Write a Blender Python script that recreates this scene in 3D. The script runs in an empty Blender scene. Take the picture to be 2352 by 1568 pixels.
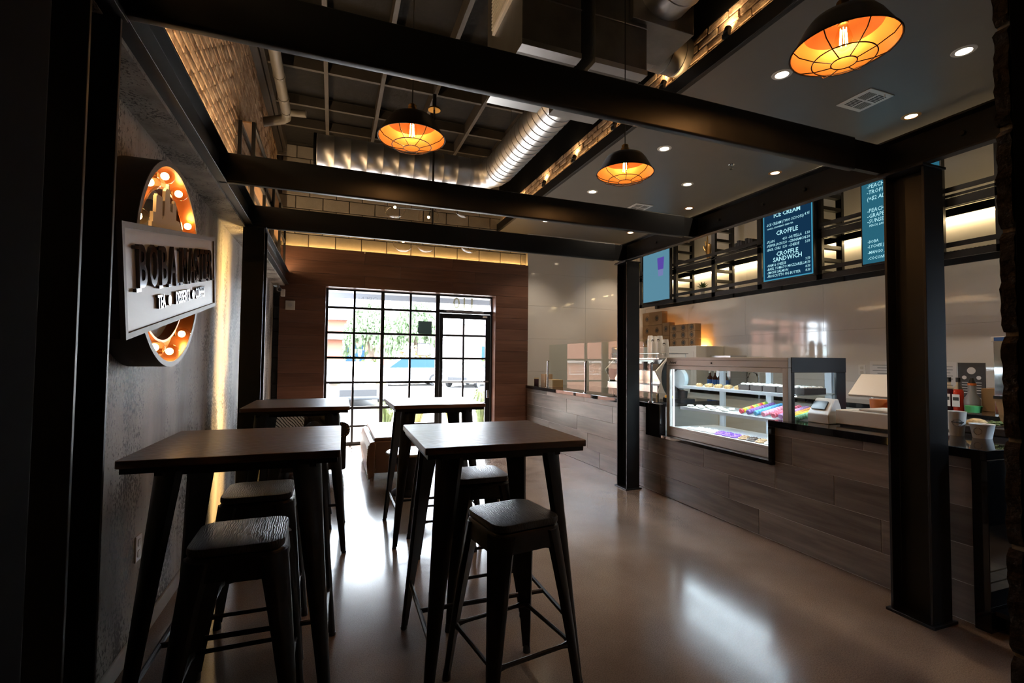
import bpy, bmesh, math, random
from mathutils import Vector, Matrix
random.seed(7)
S = bpy.context.scene
COL = S.collection
PI = math.pi
# ------------------------------------------------------------------ camera
H_EYE = 1.4158
yaw, pitch, roll = math.radians(20.404), math.radians(2.107), math.radians(0.5665)
fwd = Vector((math.sin(yaw) * math.cos(pitch), math.cos(yaw) * math.cos(pitch), math.sin(pitch)))
right = Vector((math.cos(yaw), -math.sin(yaw), 0))
up = right.cross(fwd)
r2 = math.cos(roll) * right + math.sin(roll) * up
u2 = -math.sin(roll) * right + math.cos(roll) * up
cam = bpy.data.cameras.new('camera'); cam.sensor_width = 36.0
cam.lens = 36.0 * 1104.55 / 2352.0; cam.clip_start = 0.02; cam.clip_end = 300
camo = bpy.data.objects.new('camera', cam); COL.objects.link(camo)
camo.matrix_world = Matrix(((r2.x, u2.x, -fwd.x, 0), (r2.y, u2.y, -fwd.y, 0), (r2.z, u2.z, -fwd.z, H_EYE), (0, 0, 0, 1)))
S.camera = camo
# ------------------------------------------------------------------ world, sun, exposure
W = bpy.data.worlds.new('world'); S.world = W; W.use_nodes = True
bg = W.node_tree.nodes['Background']
bg.inputs[0].default_value = (0.80, 0.90, 1.0, 1); bg.inputs[1].default_value = 16.0
sun = bpy.data.lights.new('sun', 'SUN'); sun.energy = 38.0; sun.angle = 0.009; sun.color = (1, 0.95, 0.88)
suno = bpy.data.objects.new('sun', sun); COL.objects.link(suno)
suno.rotation_euler = Vector((-0.19, -1.0, -1.02)).to_track_quat('-Z', 'Y').to_euler()
suno.location = (3, 14, 8)
V = S.view_settings
V.view_transform = 'Standard'; V.look = 'None'; V.gamma = 1.0; V.exposure = 1.25
V.use_curve_mapping = False
S.cycles.use_denoising = True
S.cycles.max_bounces = 8; S.cycles.diffuse_bounces = 4; S.cycles.glossy_bounces = 4
S.cycles.transparent_max_bounces = 16; S.cycles.transmission_bounces = 6
S.cycles.caustics_reflective = False; S.cycles.caustics_refractive = False
S.cycles.sample_clamp_indirect = 4.0
# ------------------------------------------------------------------ materials
MATS = {}
def _n(nt, t, **kw):
    n = nt.nodes.new(t)
    for k, v in kw.items():
        if k.startswith('i_'):
            n.inputs[k[2:].replace('_', ' ')].default_value = v
        else:
            setattr(n, k, v)
    return n
def mat(name, col, rough=0.5, metal=0.0, var=0.0, vscale=8.0, stretch=(1, 1, 1), bump=0.0, bscale=40.0,
        rvar=0.0, spec=0.5, emit=None, es=1.0, coat=0.0, rand=0.0, col2=None, trans=0.0):
    if name in MATS: return MATS[name]
    m = bpy.data.materials.new(name); m.use_nodes = True; MATS[name] = m
    nt = m.node_tree; b = nt.nodes['Principled BSDF']; L = nt.links.new
    c = (*col, 1)
    b.inputs['Base Color'].default_value = c; b.inputs['Roughness'].default_value = rough
    b.inputs['Metallic'].default_value = metal; b.inputs['Specular IOR Level'].default_value = spec
    b.inputs['Coat Weight'].default_value = coat
    if trans: b.inputs['Transmission Weight'].default_value = trans
    if emit:
        b.inputs['Emission Color'].default_value = (*emit, 1); b.inputs['Emission Strength'].default_value = es
    if var or bump or rvar or rand or col2:
        tc = _n(nt, 'ShaderNodeTexCoord'); mp = _n(nt, 'ShaderNodeMapping'); mp.inputs['Scale'].default_value = stretch
        L(tc.outputs['Object'], mp.inputs['Vector'])
        oi = _n(nt, 'ShaderNodeObjectInfo')
        no = _n(nt, 'ShaderNodeTexNoise', noise_dimensions='4D', i_Scale=vscale, i_Detail=6.0, i_Roughness=0.6)
        mu = _n(nt, 'ShaderNodeMath', operation='MULTIPLY'); mu.inputs[1].default_value = 37.0
        L(oi.outputs['Random'], mu.inputs[0]); L(mu.outputs[0], no.inputs['W']); L(mp.outputs[0], no.inputs['Vector'])
        if var or col2:
            cr = _n(nt, 'ShaderNodeValToRGB'); e = cr.color_ramp.elements
            if col2 is None:
                lo = tuple(max(0, x * (1 - var)) for x in col); hi = tuple(min(1, x * (1 + var)) for x in col)
            else:
                lo, hi = col, col2
            e[0].position = 0.32; e[0].color = (*lo, 1); e[1].position = 0.68; e[1].color = (*hi, 1)
            L(no.outputs['Fac'], cr.inputs[0])
            out = cr.outputs[0]
            if rand:
                hs = _n(nt, 'ShaderNodeHueSaturation'); ma = _n(nt, 'ShaderNodeMapRange')
                ma.inputs['To Min'].default_value = 1 - rand; ma.inputs['To Max'].default_value = 1 + rand
                L(oi.outputs['Random'], ma.inputs['Value']); L(ma.outputs[0], hs.inputs['Value']); L(out, hs.inputs['Color']); out = hs.outputs[0]
            L(out, b.inputs['Base Color'])
        if rvar:
            mr = _n(nt, 'ShaderNodeMapRange'); mr.inputs['To Min'].default_value = max(0.02, rough - rvar); mr.inputs['To Max'].default_value = rough + rvar
            L(no.outputs['Fac'], mr.inputs['Value']); L(mr.outputs[0], b.inputs['Roughness'])
        if bump:
            n2 = _n(nt, 'ShaderNodeTexNoise', i_Scale=bscale, i_Detail=5.0); L(mp.outputs[0], n2.inputs['Vector'])
            bp = _n(nt, 'ShaderNodeBump', i_Strength=bump, i_Distance=0.01); L(n2.outputs['Fac'], bp.inputs['Height']); L(bp.outputs[0], b.inputs['Normal'])
    return m
def emis(name, col, s):
    if name in MATS: return MATS[name]
    m = bpy.data.materials.new(name); m.use_nodes = True; MATS[name] = m
    nt = m.node_tree; nt.nodes.clear()
    e = _n(nt, 'ShaderNodeEmission'); e.inputs[0].default_value = (*col, 1); e.inputs[1].default_value = s
    o = _n(nt, 'ShaderNodeOutputMaterial'); nt.links.new(e.outputs[0], o.inputs[0]); return m
def glass(name, tint=(1, 1, 1), ior=1.45, rough=0.0):
    if name in MATS: return MATS[name]
    m = bpy.data.materials.new(name); m.use_nodes = True; MATS[name] = m
    nt = m.node_tree; nt.nodes.clear(); L = nt.links.new
    t = _n(nt, 'ShaderNodeBsdfTransparent'); t.inputs[0].default_value = (*tint, 1)
    g = _n(nt, 'ShaderNodeBsdfGlossy'); g.inputs['Roughness'].default_value = rough
    f = _n(nt, 'ShaderNodeFresnel'); f.inputs['IOR'].default_value = ior
    geo = _n(nt, 'ShaderNodeNewGeometry')
    mx = _n(nt, 'ShaderNodeMixShader'); o = _n(nt, 'ShaderNodeOutputMaterial')
    ml = _n(nt, 'ShaderNodeMath', operation='MULTIPLY'); inv = _n(nt, 'ShaderNodeMath', operation='SUBTRACT'); inv.inputs[0].default_value = 1.0
    L(geo.outputs['Backfacing'], inv.inputs[1]); L(f.outputs[0], ml.inputs[0]); L(inv.outputs[0], ml.inputs[1])
    L(ml.outputs[0], mx.inputs[0]); L(t.outputs[0], mx.inputs[1]); L(g.outputs[0], mx.inputs[2]); L(mx.outputs[0], o.inputs[0]); return m

mat('steel', (0.008, 0.008, 0.009), 0.42, 0.0, var=0.25, vscale=3, rvar=0.08, spec=0.35)
mat('steel_lit', (0.05, 0.052, 0.056), 0.35, 0.5)  # paler copy of steel for the rack rails, lit look put into the colour
mat('gunmetal', (0.020, 0.018, 0.017), 0.42, 0.6, var=0.3, vscale=12, rvar=0.1)
mat('tile_white', (0.70, 0.695, 0.69), 0.06, spec=0.5, var=0.02, vscale=2)
mat('grout_dark', (0.16, 0.15, 0.14), 0.8)
mat('grout_light', (0.50, 0.46, 0.41), 0.85)
mat('granite', (0.008, 0.008, 0.009), 0.04, spec=0.6)
mat('soffit', (0.165, 0.158, 0.152), 0.42, var=0.04, vscale=2)
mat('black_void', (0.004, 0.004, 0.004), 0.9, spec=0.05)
mat('deck', (0.008, 0.0073, 0.0066), 0.9, var=0.35, vscale=3, bump=0.5, bscale=14)
mat('purlin', (0.065, 0.058, 0.052), 0.6, var=0.2, vscale=4)
mat('duct', (0.58, 0.59, 0.61), 0.38, 1.0, var=0.10, vscale=3, rvar=0.10)
mat('duct_dark', (0.30, 0.29, 0.28), 0.42, 0.9, var=0.2, vscale=3)
mat('duct_board', (0.17, 0.165, 0.16), 0.35, 0.7, var=0.25, vscale=5, rvar=0.1)
mat('pvc', (0.15, 0.14, 0.125), 0.5, var=0.1)
mat('white_plastic', (0.72, 0.72, 0.71), 0.35)
mat('off_white', (0.58, 0.56, 0.52), 0.4)
mat('paper', (0.74, 0.74, 0.76), 0.8)
mat('matte_black', (0.010, 0.011, 0.013), 0.6, spec=0.08)
mat('black_plastic', (0.012, 0.012, 0.013), 0.3)
mat('chrome', (0.75, 0.75, 0.76), 0.10, 1.0)
mat('brushed', (0.55, 0.56, 0.58), 0.28, 1.0, var=0.08, vscale=4, stretch=(1, 1, 14))
mat('brass', (0.42, 0.26, 0.10), 0.28, 1.0)
mat('copper_in', (0.62, 0.30, 0.10), 0.38, 0.75)
mat('shade_out', (0.020, 0.014, 0.011), 0.38, 0.7)
mat('concrete_plain', (0.40, 0.38, 0.35), 0.8, var=0.12, vscale=3)
mat('mortar', (0.42, 0.35, 0.27), 0.9, var=0.2, vscale=20, bump=0.6, bscale=60)
mat('block', (0.34, 0.31, 0.27), 0.9, var=0.12, vscale=5, bump=0.3, bscale=90, rand=0.08)
mat('block_dark', (0.05, 0.052, 0.056), 0.85, bump=0.3, bscale=90, var=0.15)
mat('block_joint', (0.10, 0.09, 0.08), 0.9)
mat('kraft', (0.34, 0.20, 0.095), 0.75, var=0.08, vscale=6)
mat('print_dark', (0.03, 0.028, 0.026), 0.6)
mat('leather_dark', (0.022, 0.018, 0.017), 0.35, var=0.3, vscale=8, bump=0.2, bscale=120)
mat('leather_brown', (0.17, 0.085, 0.05), 0.42, var=0.15, vscale=7, bump=0.2, bscale=120)
mat('bulb_glass_w', (1, 0.8, 0.5), 0.1)
mat('stone_edge', (0.045, 0.030, 0.021), 0.9, var=0.5, vscale=30, bump=1.0, bscale=60)
emis('filament', (1.0, 0.55, 0.16), 60.0)
emis('led_warm', (1.0, 0.58, 0.18), 9.0)
emis('led_shelf', (1.0, 0.74, 0.40), 7.0)
emis('led_cool', (0.82, 0.92, 1.0), 9.0)
emis('downlight', (1.0, 0.80, 0.56), 14.0)
emis('sign_bulb', (1.0, 0.62, 0.26), 26.0)
glass('pane_glass'); glass('case_glass', (0.97, 1, 1)); glass('globe_glass', (0.96, 0.95, 0.93), 1.5); glass('bulb_glass', (1, 0.9, 0.75), 1.4)
glass('guard_glass', (0.96, 1.0, 0.98), 1.52); glass('clear_plastic', (0.95, 0.97, 0.97), 1.4, 0.05)

def wood(name, c1, c2, axis, rough, scale=1.0, bump=0.25, spec=0.4, rand=0.12, fine=26.0):
    m = bpy.data.materials.new(name); m.use_nodes = True; MATS[name] = m
    nt = m.node_tree; b = nt.nodes['Principled BSDF']; L = nt.links.new
    tc = _n(nt, 'ShaderNodeTexCoord'); mp = _n(nt, 'ShaderNodeMapping')
    st = [fine * scale] * 3; st['xyz'.index(axis)] = 1.3 * scale; mp.inputs['Scale'].default_value = st
    L(tc.outputs['Object'], mp.inputs['Vector'])
    oi = _n(nt, 'ShaderNodeObjectInfo'); mu = _n(nt, 'ShaderNodeMath', operation='MULTIPLY'); mu.inputs[1].default_value = 53.0; L(oi.outputs['Random'], mu.inputs[0])
    no = _n(nt, 'ShaderNodeTexNoise', noise_dimensions='4D', i_Scale=1.0, i_Detail=7.0, i_Roughness=0.62, i_Distortion=0.6)
    L(mp.outputs[0], no.inputs['Vector']); L(mu.outputs[0], no.inputs['W'])
    mp2 = _n(nt, 'ShaderNodeMapping'); st2 = [3.2 * scale] * 3; st2['xyz'.index(axis)] = 0.7 * scale; mp2.inputs['Scale'].default_value = st2
    L(tc.outputs['Object'], mp2.inputs['Vector'])
    n2 = _n(nt, 'ShaderNodeTexNoise', noise_dimensions='4D', i_Scale=1.0, i_Detail=3.0); L(mp2.outputs[0], n2.inputs['Vector']); L(mu.outputs[0], n2.inputs['W'])
    ad = _n(nt, 'ShaderNodeMath', operation='ADD'); L(no.outputs['Fac'], ad.inputs[0]); L(n2.outputs['Fac'], ad.inputs[1])
    cr = _n(nt, 'ShaderNodeValToRGB'); e = cr.color_ramp.elements
    e[0].position = 0.40; e[0].color = (*c1, 1); e[1].position = 0.62; e[1].color = (*c2, 1)
    hv = _n(nt, 'ShaderNodeMath', operation='MULTIPLY'); hv.inputs[1].default_value = 0.5; L(ad.outputs[0], hv.inputs[0]); L(hv.outputs[0], cr.inputs[0])
    hs = _n(nt, 'ShaderNodeHueSaturation'); ma = _n(nt, 'ShaderNodeMapRange'); ma.inputs['To Min'].default_value = 1 - rand; ma.inputs['To Max'].default_value = 1 + rand
    L(oi.outputs['Random'], ma.inputs['Value']); L(ma.outputs[0], hs.inputs['Value']); L(cr.outputs[0], hs.inputs['Color']); L(hs.outputs[0], b.inputs['Base Color'])
    b.inputs['Roughness'].default_value = rough; b.inputs['Specular IOR Level'].default_value = spec
    bp = _n(nt, 'ShaderNodeBump', i_Strength=bump, i_Distance=0.006 if bump > 0.5 else 0.004); L(no.outputs['Fac'], bp.inputs['Height']); L(bp.outputs[0], b.inputs['Normal'])
    return m
wood('wood_table', (0.035, 0.020, 0.013), (0.125, 0.068, 0.040), 'x', 0.38, bump=1.0, rand=0.05, fine=30)
wood('wood_seat', (0.014, 0.013, 0.013), (0.042, 0.038, 0.036), 'y', 0.30, bump=1.0, rand=0.05, fine=22)
wood('wood_wall', (0.088, 0.040, 0.026), (0.165, 0.080, 0.052), 'x', 0.36, bump=0.12, rand=0.10, fine=22)
wood('wood_tile', (0.085, 0.068, 0.056), (0.215, 0.178, 0.150), 'y', 0.30, bump=0.10, rand=0.20, fine=16)
wood('wood_shelf', (0.20, 0.11, 0.05), (0.36, 0.21, 0.10), 'y', 0.5, bump=0.1)
wood('wood_step', (0.14, 0.09, 0.05), (0.28, 0.19, 0.11), 'y', 0.6, bump=0.1)

def grain(name, c1, c2, axis, period, dist, rough, stretch, bump=1.0):
    m = bpy.data.materials.new(name); m.use_nodes = True; MATS[name] = m
    nt = m.node_tree; b = nt.nodes['Principled BSDF']; L = nt.links.new
    tc = _n(nt, 'ShaderNodeTexCoord'); mp = _n(nt, 'ShaderNodeMapping'); mp.inputs['Scale'].default_value = stretch
    oi = _n(nt, 'ShaderNodeObjectInfo'); mu = _n(nt, 'ShaderNodeMath', operation='MULTIPLY'); mu.inputs[1].default_value = 9.0; L(oi.outputs['Random'], mu.inputs[0])
    L(tc.outputs['Object'], mp.inputs['Vector']); L(mu.outputs[0], mp.inputs['Location'])
    w = _n(nt, 'ShaderNodeTexWave', i_Scale=0.314 / period, i_Distortion=dist, i_Detail=2.0, i_Detail_Scale=0.35 * 0.314 / period / 10, i_Detail_Roughness=0.5); w.bands_direction = axis
    L(mp.outputs[0], w.inputs['Vector'])
    n2 = _n(nt, 'ShaderNodeTexNoise', i_Scale=4.0, i_Detail=4.0); L(tc.outputs['Object'], n2.inputs['Vector'])
    mx = _n(nt, 'ShaderNodeMath', operation='MULTIPLY'); L(w.outputs['Fac'], mx.inputs[0]); L(n2.outputs['Fac'], mx.inputs[1])
    cr = _n(nt, 'ShaderNodeValToRGB'); e = cr.color_ramp.elements; e[0].position = 0.1; e[0].color = (*c1, 1); e[1].position = 0.5; e[1].color = (*c2, 1)
    L(mx.outputs[0], cr.inputs[0]); L(cr.outputs[0], b.inputs['Base Color']); b.inputs['Roughness'].default_value = rough; b.inputs['Specular IOR Level'].default_value = 0.5
    bp = _n(nt, 'ShaderNodeBump', i_Strength=bump, i_Distance=0.003); L(mx.outputs[0], bp.inputs['Height']); L(bp.outputs[0], b.inputs['Normal'])
grain('seat_grain', (0.020, 0.017, 0.015), (0.048, 0.042, 0.038), 'X', 0.0085, 9.0, 0.32, (1, 0.4, 1), 0.35)
grain('table_grain', (0.060, 0.030, 0.017), (0.180, 0.095, 0.054), 'Y', 0.013, 7.0, 0.33, (0.12, 1, 1), 1.0)
def vinyl(name, col, tr):
    m = bpy.data.materials.new(name); m.use_nodes = True; MATS[name] = m
    nt = m.node_tree; nt.nodes.clear(); L = nt.links.new
    d = _n(nt, 'ShaderNodeBsdfDiffuse'); d.inputs[0].default_value = (*col, 1); t = _n(nt, 'ShaderNodeBsdfTransparent'); t.inputs[0].default_value = (*col, 1); s = _n(nt, 'ShaderNodeBsdfTranslucent'); s.inputs[0].default_value = (*col, 1)
    a = _n(nt, 'ShaderNodeMixShader'); a.inputs[0].default_value = 0.5; c = _n(nt, 'ShaderNodeMixShader'); c.inputs[0].default_value = tr; o = _n(nt, 'ShaderNodeOutputMaterial')
    L(d.outputs[0], a.inputs[1]); L(s.outputs[0], a.inputs[2]); L(a.outputs[0], c.inputs[1]); L(t.outputs[0], c.inputs[2]); L(c.outputs[0], o.inputs[0])
vinyl('gold_letter', (0.42, 0.41, 0.32), 0.35); vinyl('white_letter', (0.85, 0.86, 0.88), 0.1); vinyl('notice_paper', (0.62, 0.62, 0.72), 0.2); vinyl('poster_grey', (0.10, 0.125, 0.12), 0.05)
def concrete_wall():
    m = bpy.data.materials.new('concrete_wall'); m.use_nodes = True; MATS['concrete_wall'] = m
    nt = m.node_tree; b = nt.nodes['Principled BSDF']; L = nt.links.new
    tc = _n(nt, 'ShaderNodeTexCoord')
    mp = _n(nt, 'ShaderNodeMapping'); mp.inputs['Scale'].default_value = (5, 5, 1.1); L(tc.outputs['Object'], mp.inputs['Vector'])
    big = _n(nt, 'ShaderNodeTexNoise', i_Scale=1.1, i_Detail=5.0, i_Roughness=0.6); L(mp.outputs[0], big.inputs['Vector'])
    c1 = _n(nt, 'ShaderNodeValToRGB'); e = c1.color_ramp.elements
    e[0].position = 0.30; e[0].color = (0.17, 0.15, 0.128, 1); e[1].position = 0.70; e[1].color = (0.46, 0.43, 0.385, 1)
    L(big.outputs['Fac'], c1.inputs[0])
    mp2 = _n(nt, 'ShaderNodeMapping'); mp2.inputs['Scale'].default_value = (70, 70, 42); L(tc.outputs['Object'], mp2.inputs['Vector'])
    sp = _n(nt, 'ShaderNodeTexNoise', i_Scale=1.0, i_Detail=3.0, i_Roughness=0.7); L(mp2.outputs[0], sp.inputs['Vector'])
    mp3 = _n(nt, 'ShaderNodeMapping'); mp3.inputs['Scale'].default_value = (4, 4, 1.6); mp3.inputs['Location'].default_value = (3, 7, 1); L(tc.outputs['Object'], mp3.inputs['Vector'])
    msk = _n(nt, 'ShaderNodeTexNoise', i_Scale=1.0, i_Detail=4.0); L(mp3.outputs[0], msk.inputs['Vector'])
    su = _n(nt, 'ShaderNodeMath', operation='ADD'); L(sp.outputs['Fac'], su.inputs[0]); L(msk.outputs['Fac'], su.inputs[1])
    c2 = _n(nt, 'ShaderNodeValToRGB'); e = c2.color_ramp.elements
    e[0].position = 0.53; e[0].color = (0, 0, 0, 1); e[1].position = 0.565; e[1].color = (1, 1, 1, 1)
    hv = _n(nt, 'ShaderNodeMath', operation='MULTIPLY'); hv.inputs[1].default_value = 0.5; L(su.outputs[0], hv.inputs[0]); L(hv.outputs[0], c2.inputs[0])
    mx = _n(nt, 'ShaderNodeMix', data_type='RGBA'); L(c2.outputs[0], mx.inputs['Factor']); L(c1.outputs[0], mx.inputs[6]); mx.inputs[7].default_value = (0.045, 0.036, 0.030, 1)
    L(mx.outputs[2], b.inputs['Base Color']); b.inputs['Roughness'].default_value = 0.55; b.inputs['Specular IOR Level'].default_value = 0.35
    bp = _n(nt, 'ShaderNodeBump', i_Strength=0.35, i_Distance=0.004); L(su.outputs[0], bp.inputs['Height']); L(bp.outputs[0], b.inputs['Normal'])
concrete_wall()
def floor_mat():
    m = bpy.data.materials.new('floor_concrete'); m.use_nodes = True; MATS['floor_concrete'] = m
    nt = m.node_tree; b = nt.nodes['Principled BSDF']; L = nt.links.new
    tc = _n(nt, 'ShaderNodeTexCoord')
    n1 = _n(nt, 'ShaderNodeTexNoise', i_Scale=0.9, i_Detail=5.0, i_Roughness=0.55); L(tc.outputs['Object'], n1.inputs['Vector'])
    c1 = _n(nt, 'ShaderNodeValToRGB'); e = c1.color_ramp.elements
    e[0].position = 0.35; e[0].color = (0.150, 0.106, 0.080, 1); e[1].position = 0.68; e[1].color = (0.250, 0.188, 0.148, 1); L(n1.outputs['Fac'], c1.inputs[0])
    n2 = _n(nt, 'ShaderNodeTexNoise', i_Scale=170.0, i_Detail=2.0); L(tc.outputs['Object'], n2.inputs['Vector'])
    c2 = _n(nt, 'ShaderNodeValToRGB'); e = c2.color_ramp.elements
    e[0].position = 0.36; e[0].color = (0.72, 0.70, 0.68, 1); e[1].position = 0.60; e[1].color = (1.05, 1.04, 1.03, 1); L(n2.outputs['Fac'], c2.inputs[0])
    mx = _n(nt, 'ShaderNodeMix', data_type='RGBA', blend_type='MULTIPLY'); mx.inputs['Factor'].default_value = 1.0
    L(c1.outputs[0], mx.inputs[6]); L(c2.outputs[0], mx.inputs[7])
    dm = _n(nt, 'ShaderNodeTexNoise', i_Scale=2.2, i_Detail=4.0); L(tc.outputs['Object'], dm.inputs['Vector'])
    vm = _n(nt, 'ShaderNodeMix', data_type='RGBA'); vm.inputs['Factor'].default_value = 0.28; L(tc.outputs['Object'], vm.inputs[6]); L(dm.outputs['Color'], vm.inputs[7])
    vo = _n(nt, 'ShaderNodeTexVoronoi', feature='DISTANCE_TO_EDGE', i_Scale=0.9); L(vm.outputs[2], vo.inputs['Vector'])
    c3 = _n(nt, 'ShaderNodeValToRGB'); e = c3.color_ramp.elements
    e[0].position = 0.0; e[0].color = (0.62, 0.60, 0.58, 1); e[1].position = 0.003; e[1].color = (1, 1, 1, 1); L(vo.outputs['Distance'], c3.inputs[0])
    m2 = _n(nt, 'ShaderNodeMix', data_type='RGBA', blend_type='MULTIPLY'); m2.inputs['Factor'].default_value = 0.0
    L(mx.outputs[2], m2.inputs[6]); L(c3.outputs[0], m2.inputs[7]); L(m2.outputs[2], b.inputs['Base Color'])
    mr = _n(nt, 'ShaderNodeMapRange'); mr.inputs['To Min'].default_value = 0.08; mr.inputs['To Max'].default_value = 0.25; L(n1.outputs['Fac'], mr.inputs['Value']); L(mr.outputs[0], b.inputs['Roughness'])
    b.inputs['Specular IOR Level'].default_value = 0.5
    bp = _n(nt, 'ShaderNodeBump', i_Strength=0.04, i_Distance=0.002); L(n2.outputs['Fac'], bp.inputs['Height']); L(bp.outputs[0], b.inputs['Normal'])
floor_mat()
def brick_mat():
    mat('brick', (0.20, 0.105, 0.055), 0.85, col2=(0.56, 0.41, 0.28), vscale=9, bump=0.8, bscale=45, rand=0.28)
brick_mat()
def cmat(name, col, rough=0.5, **k): return mat(name, col, rough, **k).name
# ------------------------------------------------------------------ mesh helpers
class MB:
    def __init__(s): s.v = []; s.f = []
    def add(s, vs, fs):
        o = len(s.v); s.v += [tuple(p) for p in vs]; s.f += [tuple(i + o for i in f) for f in fs]; return s
    def box(s, lo, hi):
        x0, y0, z0 = lo; x1, y1, z1 = hi
        return s.add([(x0, y0, z0), (x1, y0, z0), (x1, y1, z0), (x0, y1, z0), (x0, y0, z1), (x1, y0, z1), (x1, y1, z1), (x0, y1, z1)],
                     [(0, 3, 2, 1), (4, 5, 6, 7), (0, 1, 5, 4), (1, 2, 6, 5), (2, 3, 7, 6), (3, 0, 4, 7)])
    def obox(s, c, ax, ay, az):
        c, ax, ay, az = map(Vector, (c, ax, ay, az)); vs = []
        for k in (-1, 1):
            for i, j in ((-1, -1), (1, -1), (1, 1), (-1, 1)): vs.append(c + ax * i + ay * j + az * k)
        return s.add(vs, [(0, 3, 2, 1), (4, 5, 6, 7), (0, 1, 5, 4), (1, 2, 6, 5), (2, 3, 7, 6), (3, 0, 4, 7)])
    def loft(s, rings, cap=True, closed=False):
        n = len(rings[0]); vs = [p for r in rings for p in r]; fs = []
        m = len(rings)
        for k in range(m if closed else m - 1):
            a = k * n; b = ((k + 1) % m) * n
            for i in range(n): fs.append((a + i, a + (i + 1) % n, b + (i + 1) % n, b + i))
        if cap and not closed: fs += [tuple(range(n - 1, -1, -1)), tuple(range((m - 1) * n, m * n))]
        return s.add(vs, fs)
    def cyl(s, p0, p1, r0, r1=None, n=12, cap=True):
        p0, p1 = Vector(p0), Vector(p1); r1 = r0 if r1 is None else r1
        d = (p1 - p0).normalized(); a = d.orthogonal().normalized(); b = d.cross(a)
        R = lambda p, r: [p + (a * math.cos(2 * PI * i / n) + b * math.sin(2 * PI * i / n)) * r for i in range(n)]
        return s.loft([R(p0, r0), R(p1, r1)], cap)
    def tube(s, pts, r, n=8, closed=False):
        pts = [Vector(p) for p in pts]; m = len(pts); rings = []; a = None
        for i, p in enumerate(pts):
            if closed: d = pts[(i + 1) % m] - pts[i - 1]
            else: d = pts[min(i + 1, m - 1)] - pts[max(i - 1, 0)]
            d.normalize()
            if a is None: a = d.orthogonal().normalized()
            else:
                a = a - d * a.dot(d); a = a.normalized() if a.length > 1e-5 else d.orthogonal().normalized()
            b = d.cross(a); rr = r[i] if isinstance(r, (list, tuple)) else r
            rings.append([p + (a * math.cos(2 * PI * k / n) + b * math.sin(2 * PI * k / n)) * rr for k in range(n)])
        return s.loft(rings, True, closed)
    def lathe(s, prof, c=(0, 0, 0), n=24, cap=False, axis='z'):
        rings = []
        for r, h in prof:
            ring = []
            for i in range(n):
                t = 2 * PI * i / n; x, y = r * math.cos(t), r * math.sin(t)
                p = {'z': (x, y, h), 'x': (h, x, y), 'y': (x, h, y)}[axis]
                ring.append((c[0] + p[0], c[1] + p[1], c[2] + p[2]))
            rings.append(ring)
        return s.loft(rings, cap)
    def prism(s, poly, axis, lo, hi):
        def P(u, v, w): return {'x': (w, u, v), 'y': (u, w, v), 'z': (u, v, w)}[axis]
        return s.loft([[P(u, v, lo) for u, v in poly], [P(u, v, hi) for u, v in poly]])
    def sphere(s, c, r, n=16, m=10, sc=(1, 1, 1)):
        rings = []
        for j in range(m + 1):
            t = PI * j / m; rr = max(1e-4, math.sin(t)) * r
            rings.append([(c[0] + rr * math.cos(2 * PI * i / n) * sc[0], c[1] + rr * math.sin(2 * PI * i / n) * sc[1], c[2] + math.cos(t) * r * sc[2]) for i in range(n)])
        return s.loft(rings, True)
    def quad(s, a, b, c, d): return s.add([a, b, c, d], [(0, 1, 2, 3)])
    def xf(s, M):
        s.v = [tuple(M @ Vector(p)) for p in s.v]; return s
    def text(s, body, size, M, ext=0.0, ax='CENTER', ay='CENTER', xs=1.0, bold=0.0, res=2, shear=0.0):
        cu = bpy.data.curves.new('lettering', 'FONT'); cu.body = body; cu.size = size; cu.extrude = ext
        cu.align_x = ax; cu.align_y = ay; cu.offset = bold; cu.resolution_u = res; cu.shear = shear
        ob = bpy.data.objects.new('lettering', cu)
        me = ob.to_mesh()
        X = Matrix.Diagonal((xs, 1, 1, 1))
        s.add([M @ (X @ v.co) for v in me.vertices], [tuple(p.vertices) for p in me.polygons])
        ob.to_mesh_clear(); bpy.data.objects.remove(ob); bpy.data.curves.remove(cu); return s
    def mesh(s, name, m, smooth=False, bevel=0.0, seg=2, ang=35, weld=False):
        me = bpy.data.meshes.new(name); me.from_pydata(s.v, [], s.f)
        bm = bmesh.new(); bm.from_mesh(me)
        if weld: bmesh.ops.remove_doubles(bm, verts=bm.verts, dist=1e-5)
        bmesh.ops.recalc_face_normals(bm, faces=bm.faces)
        if bevel:
            es = [e for e in bm.edges if len(e.link_faces) == 2 and e.calc_face_angle(0) > 0.6]
            bmesh.ops.bevel(bm, geom=es, offset=bevel, segments=seg, affect='EDGES', profile=0.5, clamp_overlap=True)
        bm.to_mesh(me); bm.free()
        me.materials.append(MATS[m] if isinstance(m, str) else m)
        if smooth:
            me.shade_smooth(); me.set_sharp_from_angle(angle=math.radians(ang))
        return me
    def build(s, name, m, parent=None, smooth=False, bevel=0.0, seg=2, ang=35, loc=None, weld=False):
        o = bpy.data.objects.new(name, s.mesh(name, m, smooth, bevel, seg, ang, weld)); COL.objects.link(o)
        if parent: o.parent = parent
        if loc: o.location = loc
        return o
def tag(o, label, cat, group=None, kind=None):
    o['label'] = label
    if cat: o['category'] = cat
    if group: o['group'] = group
    if kind: o['kind'] = kind
    return o
def empty(name, loc=(0, 0, 0), rz=0.0):
    o = bpy.data.objects.new(name, None); COL.objects.link(o); o.location = loc; o.rotation_euler = (0, 0, rz); o.empty_display_size = 0.05; return o
def thing(name, label, cat, loc=(0, 0, 0), rz=0.0, group=None): return tag(empty(name, loc, rz), label, cat, group)
def struct(o, label=None):
    o['kind'] = 'structure'
    if label: o['label'] = label
    return o
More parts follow.
